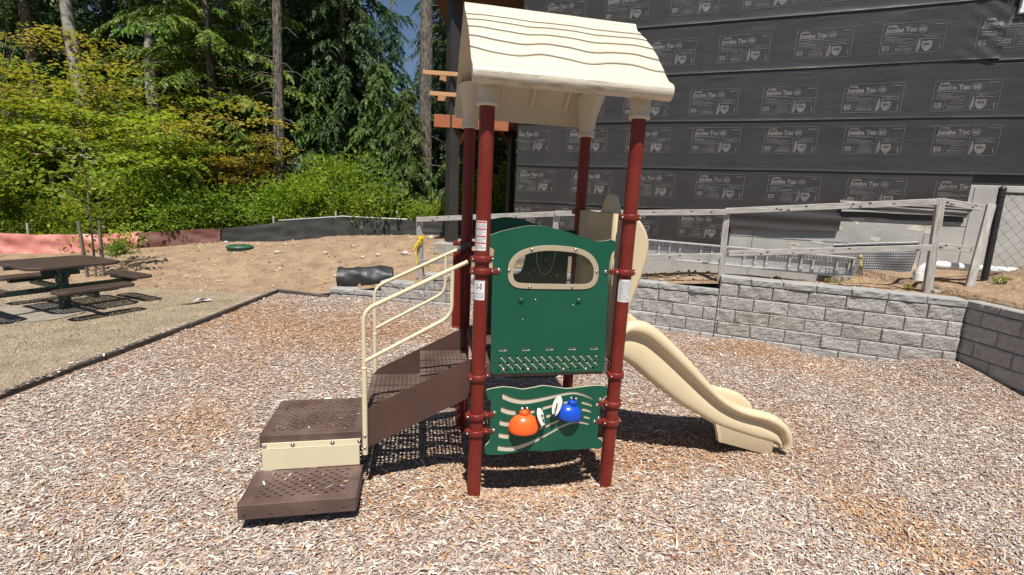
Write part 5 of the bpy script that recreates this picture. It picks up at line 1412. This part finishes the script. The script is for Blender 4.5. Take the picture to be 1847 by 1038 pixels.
for a, c in (((-6.6, 13.06), (-3.0, 13.06)),):
    b.tube([(a[0], a[1] + .02, float(bank_z(*a)) + .57), ((a[0] + c[0]) / 2, a[1] + .05, float(bank_z((a[0] + c[0]) / 2, a[1])) + .53), (c[0], c[1] + .02, float(bank_z(*c)) + .43)], .022, 8)
b.build("top_pole", [M['alum']], root, inv)
for x_, y_ in ((-6.75, 13.1), (-5.0, 13.1), (-3.3, 13.1)):
    zb = float(bank_z(x_, y_)); beam(root, "stake", (x_, y_, zb - .1), (x_, y_, zb + .68), .04, .04, WD, (1, 0, 0), .003)
onp = [(-16, 10.7), (-13, 11.2), (-10.8, 12.0), (-10.0, 12.28)]
root, inv, P, S = fabric("barrier_fence", onp, [.55, .52, .46, .45], M['orangenet'], "haze-paled pink orange plastic barrier fence behind the picnic table", "barrier fence", 65, .14, .25, .09)
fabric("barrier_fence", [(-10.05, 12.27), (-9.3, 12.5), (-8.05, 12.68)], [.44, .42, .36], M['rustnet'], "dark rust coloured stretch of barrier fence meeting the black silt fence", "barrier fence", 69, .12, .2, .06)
for x_, y_ in ((-14.5, 11.1), (-12.2, 11.65)):
    zb = float(bank_z(x_, y_)); beam(root, "stake", (x_, y_, zb - .1), (x_, y_, zb + .75), .04, .04, WD, (1, 0, 0), .003)
for (x_, y_, tx_, ty_, zt_, lb_) in ((-8.67, 9.32, -8.70, 9.30, 1.13, "grey wooden tree stake left of the sapling"), (-8.42, 9.40, -8.40, 9.43, 1.16, "grey wooden tree stake right of the sapling")):
    o = beam(None, "tree_stake", (x_, y_, -.1), (tx_, ty_, zt_), .048, .048, [M['stakewood'], M['knot']], (1, 0, 0), .004); tag(o, lb_, "stake")
# ------------------------------------------------------------------ trees and shrubs
def kites(c, d, n, L, Wd):
    """leaf-shaped quads: base c, direction d, plane normal n, length L, half width Wd"""
    s = np.cross(d, n); s /= np.linalg.norm(s, axis=1)[:, None] + 1e-9
    L = L[:, None]; Wd = Wd[:, None]
    v = np.stack([c, c + d * L * .45 + s * Wd, c + d * L, c + d * L * .45 - s * Wd], 1)
    return v.reshape(-1, 3)
def unit(v): return v / (np.linalg.norm(v, axis=1)[:, None] + 1e-9)
def quadmesh(name, V, col): return np_mesh(name, V, np.arange(len(V)).reshape(-1, 4), np.repeat(col, 4, 0))

def trunk_mb(H, r, r_top, seed, lean=(0, 0), n=12, wob=.06, z0=-.4):
    rr = random.Random(seed); pts = []; rs = []
    k = max(8, int(H * 1.6)); ph = [rr.uniform(0, 6) for _ in range(4)]
    for i in range(k + 1):
        t = i / k; z = z0 + (H - z0) * t
        pts.append((lean[0] * t + wob * math.sin(t * 5 + ph[0]) * t, lean[1] * t + wob * math.cos(t * 4 + ph[1]) * t, z))
        rs.append((r * (1 - t) + r_top * t) * (1 + .25 * math.exp(-t * 22)) * (1 + .05 * math.sin(t * 40 + ph[2])))
    b = MB(); b.tube(pts, rs, n, 0); return b, pts

def conifer_mesh(seed, H, zmin, L0, zmax=None, nb=120, droop=.55, dens=1.0, c1=(.020, .052, .016), c2=(.060, .115, .028), tipc=(.12, .19, .035), leaf=1.0, r=.2, lean=(0, 0), dead=0, nl=12):
    r_ = np.random.default_rng(seed); zmax = zmax or H * .97
    b, tp = trunk_mb(H, r, .03, seed, lean)
    tpa = np.array(tp)
    FB, FD, FS, FL = [], [], [], []
    ga = r_.uniform(0, 6.28)
    for i in range(nb):
        z = zmin + (zmax - zmin) * ((i + r_.uniform(0, 1)) / nb)
        L = L0 * ((1 - z / H) * .85 + .18) * r_.uniform(.65, 1.15)
        ga += 2.4 + r_.normal(0, .35); ca, sa = math.cos(ga), math.sin(ga)
        bx = np.interp(z, tpa[:, 2], tpa[:, 0]); by = np.interp(z, tpa[:, 2], tpa[:, 1])
        up = r_.uniform(.0, .35); dr = droop * r_.uniform(.7, 1.3)
        def P(t): return np.array([bx + ca * L * t, by + sa * L * t, z + L * (up * t - dr * t * t)])
        b.tube([P(t) for t in (0, .3, .6, .95)], [.035 * L / 3 + .006, .022 * L / 3 + .004, .013, .004], 4, 0, False)
        ns = max(4, int((5 + 4.2 * L) * dens))
        for t in np.linspace(.16, 1, ns):
            p = P(t); tg = P(min(t + .05, 1.05)) - P(t); tg /= np.linalg.norm(tg)
            sd = np.array([-sa, ca, 0])
            for sg in ((-1, 1) if t < .97 else (0,)):
                d = tg * r_.uniform(.45, .9) + sd * sg * r_.uniform(.6, 1.0) + np.array([0, 0, -r_.uniform(.05, .5)]) + r_.normal(0, .12, 3)
                FB.append(p + r_.normal(0, .03, 3)); FD.append(d / np.linalg.norm(d)); FL.append((.22 + .34 * L / L0 * (1.05 - .55 * t)) * r_.uniform(.75, 1.25)); 
                FS.append(np.cross(d, [0, 0, 1.0]) + r_.normal(0, .15, 3))
    FB, FD, FS, FL = np.array(FB), np.array(FD), unit(np.array(FS)), np.array(FL)
    nf = len(FB); V = []; Cc = []
    mixf = r_.uniform(0, 1, nf)
    for j in range(nl):
        s = (j // 2 + .5) / (nl // 2) if j < nl - 1 else 1.0; sg = -1 if j % 2 else 1
        c = FB + FD * (FL * s)[:, None]; c[:, 2] -= .38 * FL * s * s
        d = unit(FD * .75 + FS * sg * (.85 * (1.1 - s)) + np.array([0, 0, -.35]) + r_.normal(0, .12, (nf, 3)))
        n = unit(np.cross(FD, FS) + r_.normal(0, .35, (nf, 3)))
        ll = FL * (.50 - .22 * s) * r_.uniform(.8, 1.25, nf) * leaf
        V.append(kites(c, d, n, ll, ll * .17))
        m = np.clip(mixf * .8 + .25 * s + r_.normal(0, .12, nf), 0, 1)[:, None]
        cc = np.array(c1) * (1 - m) + np.array(c2) * m
        tipm = (r_.uniform(0, 1, nf) < .16 * s)[:, None]
        Cc.append(np.where(tipm, np.array(tipc), cc))
    for i in range(dead):
        z = zmin * r_.uniform(.15, .95); a = r_.uniform(0, 6.28); L = r_.uniform(.5, 1.6)
        bx = np.interp(z, tpa[:, 2], tpa[:, 0]); by = np.interp(z, tpa[:, 2], tpa[:, 1])
        b.tube([(bx, by, z), (bx + math.cos(a) * L * .5, by + math.sin(a) * L * .5, z - .08), (bx + math.cos(a) * L, by + math.sin(a) * L, z - .35 * L)], [.018, .011, .004], 4, 0, False)
    return b.mesh("trunk"), quadmesh("crown", np.concatenate(V), np.concatenate(Cc))

def maple_mesh(seed, H, R, nleaf, cols, flat=.35, size=.11, stems=5, lowest=.18):
    """vine maple: leaning stems that carry flat tiers of leaves"""
    r_ = np.random.default_rng(seed); b = MB(); CB, CR, CA = [], [], []
    for s in range(stems):
        a = 2 * math.pi * s / stems + r_.uniform(-.5, .5); reach = R * r_.uniform(.35, .85); hh = H * r_.uniform(.7, 1.0)
        pts = [np.array([math.cos(a) * reach * t ** 1.5 + .10 * math.sin(t * 7 + s), math.sin(a) * reach * t ** 1.5 + .1 * math.cos(t * 6 + s), -.3 + (hh + .3) * (t ** .92)]) for t in np.linspace(0, 1, 9)]
        b.tube(pts, [.042 - .034 * t for t in np.linspace(0, 1, 9)], 6, 0, False)
        pa = np.array(pts)
        for k in range(11):
            t = lowest + (1 - lowest) * (k + r_.uniform(0, 1)) / 11; q = np.array([np.interp(t, np.linspace(0, 1, 9), pa[:, i]) for i in range(3)])
            a2 = r_.uniform(0, 6.28); l2 = R * r_.uniform(.25, .65) * (1.15 - .5 * t)
            e = q + np.array([math.cos(a2) * l2, math.sin(a2) * l2, r_.uniform(-.05, .35) * l2])
            m_ = (q + e) / 2 + np.array([0, 0, .10 * l2])
            b.tube([q, m_, e], [.012, .008, .003], 4, 0, False)
            for (cc, w) in ((e, 1.0), (m_, .8)): CB.append(cc); CR.append(R * r_.uniform(.18, .36) * w); CA.append(r_.uniform(0, 1))
    CB, CR, CA = np.array(CB), np.array(CR), np.array(CA)
    wgt = CR ** 2; idx = r_.choice(len(CB), nleaf, p=wgt / wgt.sum())
    rad_ = np.sqrt(r_.uniform(0, 1, nleaf)) * CR[idx]; an = r_.uniform(0, 6.28, nleaf)
    c = CB[idx] + np.stack([rad_ * np.cos(an), rad_ * np.sin(an), r_.normal(0, flat * .22, nleaf) * CR[idx] - .25 * rad_ ** 2 / CR[idx]], 1)
    d = unit(np.stack([np.cos(an + r_.normal(0, .7, nleaf)), np.sin(an + r_.normal(0, .7, nleaf)), r_.normal(-.25, .3, nleaf)], 1))
    n = unit(np.stack([r_.normal(0, .35, nleaf), r_.normal(0, .35, nleaf) - .15, np.ones(nleaf)], 1))
    L = size * r_.uniform(.65, 1.3, nleaf)
    V = np.concatenate([kites(c, d, n, L, L * .34), kites(c, unit(d * .5 + np.cross(d, n) * .9), n, L * .72, L * .2), kites(c, unit(d * .5 - np.cross(d, n) * .9), n, L * .72, L * .2)])
    cols = np.array(cols); zt = np.clip(c[:, 2] / H, 0, 1)
    kk = np.clip((CA[idx] * .55 + zt * .55 + r_.normal(0, .13, nleaf)) * len(cols), 0, len(cols) - 1).astype(int)
    col = cols[kk] * r_.uniform(.75, 1.2, nleaf)[:, None]
    return b.mesh("stems"), quadmesh("crown", V, np.concatenate([col] * 3))

def shrub_mesh(seed, R, H, nleaf, cols, size=.085, lumps=14, spiky=0.0):
    r_ = np.random.default_rng(seed); b = MB()
    lc = np.stack([r_.normal(0, R * .42, lumps), r_.normal(0, R * .42, lumps), r_.uniform(.12, .92, lumps) ** 1.0 * H], 1)
    lc[:, :2] *= (1.15 - .6 * lc[:, 2:3] / H); lr = R * r_.uniform(.25, .48, lumps)
    for q in lc: b.tube([(q[0] * .15, q[1] * .15, -.2), (q[0] * .6, q[1] * .6, q[2] * .6), tuple(q)], [.016, .010, .003], 4, 0, False)
    idx = r_.integers(0, lumps, nleaf); dv = unit(r_.normal(0, 1, (nleaf, 3))); rr = lr[idx] * r_.uniform(.45, 1.12, nleaf)
    c = lc[idx] + dv * rr[:, None] * np.array([1, 1, .8]); c[:, 2] = np.maximum(c[:, 2], .02)
    d = unit(dv * .8 + r_.normal(0, .5, (nleaf, 3)) + np.array([0, 0, .25 + spiky]))
    n = unit(r_.normal(0, .5, (nleaf, 3)) + np.array([0, -.25, .9]))
    L = size * r_.uniform(.6, 1.35, nleaf)
    V = kites(c, d, n, L, L * .30)
    cols = np.array(cols); lk = r_.uniform(0, 1, lumps)
    kk = np.clip((lk[idx] * .6 + r_.uniform(0, .5, nleaf)) * len(cols), 0, len(cols) - 1).astype(int)
    return b.mesh("stems"), quadmesh("foliage", V, cols[kk] * r_.uniform(.75, 1.2, nleaf)[:, None])

def plant(kind, parts, mats, x, y, rz, label, cat, group=None, sc=1.0, z=None):
    zz = float(bank_z(x, y)) - .05 if z is None else z
    e = empty(kind, (x, y, zz), rz, label, cat, group); e.scale = (sc, sc, sc)
    for (nm, me), m in zip(parts, mats):
        if not me.materials: me.materials.append(m)
        o = bpy.data.objects.new(nm, me); COL.objects.link(o); o.parent = e
    return e

BR_G = [(.055, .105, .020), (.080, .140, .026), (.110, .172, .030), (.145, .200, .038)]
YEL = [(.085, .135, .022), (.125, .172, .026), (.165, .188, .030), (.150, .150, .036), (.150, .128, .044)]
DKG = [(.022, .060, .014), (.035, .085, .018), (.055, .115, .022), (.08, .15, .028)]

CON = {}
CON['a'] = conifer_mesh(201, 19, 1.2, 3.6, 12.5, 120, .55, 1.0)
CON['b'] = conifer_mesh(202, 17, .6, 3.2, 12, 125, .75, 1.0, c1=(.016, .042, .014), c2=(.045, .092, .026))
CON['c'] = conifer_mesh(203, 21, 2.0, 3.9, 13, 115, .45, 1.0, c1=(.026, .055, .018), c2=(.075, .12, .034), tipc=(.15, .20, .05))
CON['d'] = conifer_mesh(204, 13, .3, 2.7, 12, 130, .65, .95, c1=(.018, .046, .016), c2=(.05, .10, .028))
CON['hem'] = conifer_mesh(205, 18, 3.2, 4.4, 11, 62, .42, 1.25, c1=(.07, .135, .020), c2=(.15, .235, .034), tipc=(.25, .32, .06), leaf=.9, r=.17)
CON['ced'] = conifer_mesh(206, 7.2, .2, 2.3, 7, 90, .70, 1.1, c1=(.04, .085, .016), c2=(.095, .155, .030), tipc=(.15, .20, .045), leaf=1.0, r=.09)
TR = {}
TR['grey'] = conifer_mesh(211, 22, 9.0, 3.0, 14, 40, .6, .8, r=.19, lean=(.75, 0), dead=30)
TR['fir'] = conifer_mesh(212, 24, 10.5, 3.0, 15, 36, .6, .8, r=.25, lean=(.1, 0), dead=10)
TR['mossy'] = conifer_mesh(213, 22, 7.5, 3.2, 14, 46, .6, .8, r=.24, dead=12)
MP = [maple_mesh(221, 6.2, 3.0, 5200, YEL), maple_mesh(222, 5.2, 2.7, 5000, YEL[:4] + BR_G[1:2]), maple_mesh(223, 4.6, 2.6, 5200, BR_G + YEL[1:3]), maple_mesh(224, 3.9, 2.3, 4600, YEL[1:] + YEL[3:])]
SH = [shrub_mesh(231, 1.7, 2.2, 5200, BR_G, .12), shrub_mesh(232, 1.5, 1.7, 5200, BR_G[:3] + DKG[2:], .10), shrub_mesh(233, 1.4, 2.6, 5200, BR_G[1:] + YEL[:2], .12, 16), shrub_mesh(234, 1.2, 1.1, 4200, BR_G[1:] + [(.17, .24, .05)], .085)]
NM, LM = [M['bark'], M['needles']], [M['stem'], M['leaves']]
def T(pair, a="trunk", b="crown"): return [(a, pair[0]), (b, pair[1])]

# landmark trunks of the forest edge
bir = trunk_mb(14, .225, .13, 241, (-.8, 0), 14, .05)[0].mesh("trunk")
r_ = np.random.default_rng(242)
bcr = maple_mesh(243, 6, 3.0, 3000, BR_G, .5, .16, 5, .5)[1]
for v_ in bcr.vertices: v_.co.z += 9.5
plant("alder_tree", [("trunk", bir), ("crown", bcr)], [M['birch'], M['leaves']], -15.0, 17.0, 0, "tall pale barked alder trunk rising above the golden maples on the left", "tree")
plant("leaning_tree", [("trunk", trunk_mb(6.8, .26, .17, 244, (-4.6, .4), 14, .05)[0].mesh("trunk")), ("crown", maple_mesh(245, 5.0, 2.2, 1500, DKG, .5, .13, 4, .5)[1])], [M['birch'], M['leaves']], -14.2, 16.0, 0, "grey trunk leaning steeply to the left among shrubs", "tree")
plant("fir_tree", T(TR['grey']), NM, -8.05, 16.0, 0, "slender grey conifer trunk with dead twigs beside bright hemlock boughs", "tree")
plant("fir_tree", T(TR['fir']), [M['bark'], M['needles']], -3.12, 16.0, 0, "straight thick grey conifer trunk nearest the house porch", "tree")
plant("fir_tree", T(TR['mossy']), NM, -18.4, 18.6, 1.0, "brown mossy trunk left of the pale alder", "tree")
sn = MB(); sn.tube([(0, 0, -.4), (.05, 0, 4), (.10, 0, 6.6), (.15, .05, 7.7)], [.27, .21, .17, .06], 12); 
plant("snag", [("trunk", sn.mesh("trunk"))], [M['birch']], -13.9, 18.4, 0, "short broken pale snag behind the golden maples", "dead tree")
plant("hemlock_tree", T(CON['hem']), NM, -10.6, 16.9, .4, "hemlock with bright green drooping boughs left of the slender grey trunk", "tree")
plant("hemlock_tree", T(CON['hem']), NM, -12.6, 19.5, 2.6, "hemlock behind the snag with bright boughs near the picture top", "tree", None, .95)
for i, (x, y, k, rz, sc, lb) in enumerate([
    (-21.5, 21.0, 'a', .2, 1.0, "dark conifer at the far left edge behind the mossy trunk"), (-17.0, 20.5, 'b', 1.7, 1.0, "dark conifer between mossy trunk and alder"), (-14.0, 22.5, 'c', 2.9, 1.0, "dark conifer behind the pale snag"),
    (-11.6, 21.5, 'b', .9, 1.05, "dark drooping conifer behind the hemlock"), (-9.0, 20.6, 'a', 4.0, .98, "dark conifer directly behind the slender grey trunk"), (-7.6, 18.6, 'b', 2.2, .95, "dark drooping conifer just right of the slender grey trunk"),
    (-7.7, 21.5, 'c', 5.1, 1.0, "olive conifer in the middle of the forest edge"), (-6.35, 17.6, 'd', 1.1, .92, "shaggy dark cedar standing forward in the forest middle"), (-5.3, 20.0, 'd', 2.0, .70, "short conifer standing below the sky gap"), (-2.0, 20.5, 'a', 3.2, .95, "conifer behind the porch post"), (-.4, 17.6, 'd', .3, .9, "conifer seen under the porch deck beside the house")]):
    plant("conifer_tree", T(CON[k]), NM, x, y, rz, lb, "tree", None, sc)
plant("cedar_tree", T(CON['ced']), NM, -3.5, 15.2, .5, "young bright cedar with hanging sprays left of the porch post", "tree", None, .62)
plant("cedar_tree", T(CON['ced']), NM, -4.7, 16.3, 2.4, "smaller young cedar second from the porch post", "tree", None, .78)
plant("cedar_tree", T(CON['ced']), NM, -1.1, 15.2, 4.0, "young cedar showing between porch post and house corner", "tree", None, .85)
plant("cedar_tree", T(CON['ced']), NM, -7.0, 16.8, 1.2, "narrow olive cedar hanging beside the slender grey trunk", "tree", None, .8)
rf_ = random.Random(77)
for i in range(22):
    x = -34 + i * 1.75 + rf_.uniform(-.6, .6); y = 25.5 + (i % 2) * 3.2 + rf_.uniform(-.8, .8)
    if abs(x + .262 * y) < 2.3: continue
    plant("conifer_tree", T(CON['abcd'[i % 4]]), NM, x, y, rf_.uniform(0, 6), "tall dark conifer deep in the forest behind the front trees", "tree", "conifers deep in the forest", rf_.uniform(.95, 1.25))
mp_l = ["tall golden vine maple at the left picture edge", "golden vine maple in front of the alder trunk", "tall golden vine maple right of the alder", "olive vine maple under the hemlock boughs", "copper tipped vine maple left of the slender grey trunk", "low golden vine maple in front of the slender grey trunk", "green vine maple above the orange barrier's left part", "green vine maple behind the sapling", "green vine maple over the left end of the silt fence"]
for (x, y, k, rz, sc), lb in zip([(-17.6, 15.6, 0, .3, 1.1), (-15.2, 15.4, 1, 1.4, 1.08), (-12.7, 16.0, 0, 2.2, 1.06), (-11.0, 15.5, 1, 3.3, .92), (-9.3, 15.6, 3, .9, 1.05), (-8.3, 15.0, 3, 4.2, .72), (-15.6, 14.2, 2, 5.0, .95), (-12.7, 14.3, 2, .2, .92), (-10.4, 14.3, 2, 2.0, .85)], mp_l):
    plant("vine_maple", [("stems", MP[k][0]), ("crown", MP[k][1])], LM, x, y, rz, lb, "vine maple", None, sc)
sh_l = {}
SPOTS = [(-18.2, 12.8, 0), (-16.2, 12.6, 2), (-14.6, 12.9, 0), (-13.0, 13.2, 1), (-11.4, 13.5, 2), (-10.0, 13.7, 0), (-8.7, 14.0, 1), (-7.4, 14.3, 0), (-6.3, 14.6, 2), (-5.2, 14.4, 0), (-4.2, 14.5, 3), (-3.2, 14.4, 3), (-2.3, 14.4, 3), (-1.2, 14.4, 3), (-.2, 14.2, 0), (-6.9, 14.1, 3), (-5.7, 14.2, 3), (-17.3, 14.2, 1), (-14.0, 14.5, 1), (-4.7, 14.2, 3), (.6, 15.5, 0), (-9.3, 13.6, 3), (-11.9, 12.9, 3)]
for i, (x, y, k) in enumerate(SPOTS):
    plant("shrub", T(SH[k], "stems", "foliage"), LM, x, y, i * 1.3, "bright green leafy shrub in the thicket along the fence line", "shrub", "shrubs along the fence line", rf_.uniform(.68, 1.12))
# sapling with white flowers between the stakes
b = MB(); b.tube([(0, 0, -.1), (.03, .01, 1.2), (.02, .03, 2.2), (.07, .06, 2.75)], [.020, .017, .012, .005], 8)
rs_ = np.random.default_rng(251); C0 = []
for k in range(16):
    z = 1.15 + 1.5 * k / 16; a = k * 2.4; L = .75 * (1.3 - .6 * k / 16)
    e = (.03 + math.cos(a) * L, .02 + math.sin(a) * L * .7, z + .30); b.tube([(.03, .02, z), (.03 + math.cos(a) * L * .5, .02 + math.sin(a) * L * .35, z + .2), e], [.007, .005, .002], 4, 0, False)
    for q in range(24): t = rs_.uniform(.35, 1.05); C0.append((.03 + math.cos(a) * L * t + rs_.normal(0, .07), .02 + math.sin(a) * L * .7 * t + rs_.normal(0, .07), z + .3 * t + rs_.normal(0, .05)))
C0 = np.array(C0); nL = len(C0); d_ = unit(np.stack([rs_.normal(0, 1, nL), rs_.normal(0, 1, nL), rs_.normal(-.5, .4, nL)], 1)); n_2 = unit(rs_.normal(0, .4, (nL, 3)) + np.array([0, -.3, 1]))
Ls = rs_.uniform(.08, .15, nL)
sap = plant("sapling", [("stem", b.mesh("stem")), ("foliage", quadmesh("foliage", kites(C0, d_, n_2, Ls, Ls * .3), np.array(BR_G)[rs_.integers(1, 4, nL)]))], LM, -8.55, 9.37, 0, "thin staked sapling with white flowers behind the picnic table", "sapling", None, 1.0, 0)
fl = MB()
for (x_, z_) in ((-.62, 2.38), (-.40, 2.42), (-.10, 2.50), (.22, 2.40), (.34, 2.36), (.05, 2.33), (.42, 2.30)):
    for k in range(4):
        a = k * math.pi / 2 + x_; v = [(x_, -.25, z_), (x_ + .05 * math.cos(a + .5), -.25 + .05 * math.sin(a + .5), z_ + .02), (x_ + .085 * math.cos(a), -.25 + .085 * math.sin(a), z_ + .012), (x_ + .05 * math.cos(a - .5), -.25 + .05 * math.sin(a - .5), z_ + .02)]
        fl.add(v, [(0, 1, 2, 3)], 0)
fl.build("flowers", [M['whiteplas']], sap)
# weeds
WEED = [shrub_mesh(261, .16, .17, 110, DKG[2:] + [(.16, .17, .07), (.22, .19, .10)], .05, 5, .8), shrub_mesh(262, .5, .40, 700, BR_G[:2] + DKG[2:], .07, 9, .2)]
for (x, y, k, sc, z, lb) in ((7.6, 6.0, 1, .62, None, "leafy green weeds behind the chain-link fence"), (6.35, 7.25, 0, .8, None, "small green weed by the white drain pipe"), (5.05, 7.35, 0, .6, None, "weed tuft under the hanging yellow rope"), (5.9, 6.85, 0, .6, None, "weed sprig at the foot of the tallest fence post"), (6.7, 6.35, 0, .7, None, "weed tuft at the foot of the chain-link post"), (-9.6, 11.3, 1, .9, None, "leafy weed clump before the orange barrier fence"), (-12.6, 10.4, 1, 1.1, None, "tall weed clump at the left before the orange barrier")):
    plant("weed", T(WEED[k], "stems", "foliage"), LM, x, y, x, lb, "weed", None, sc, z)
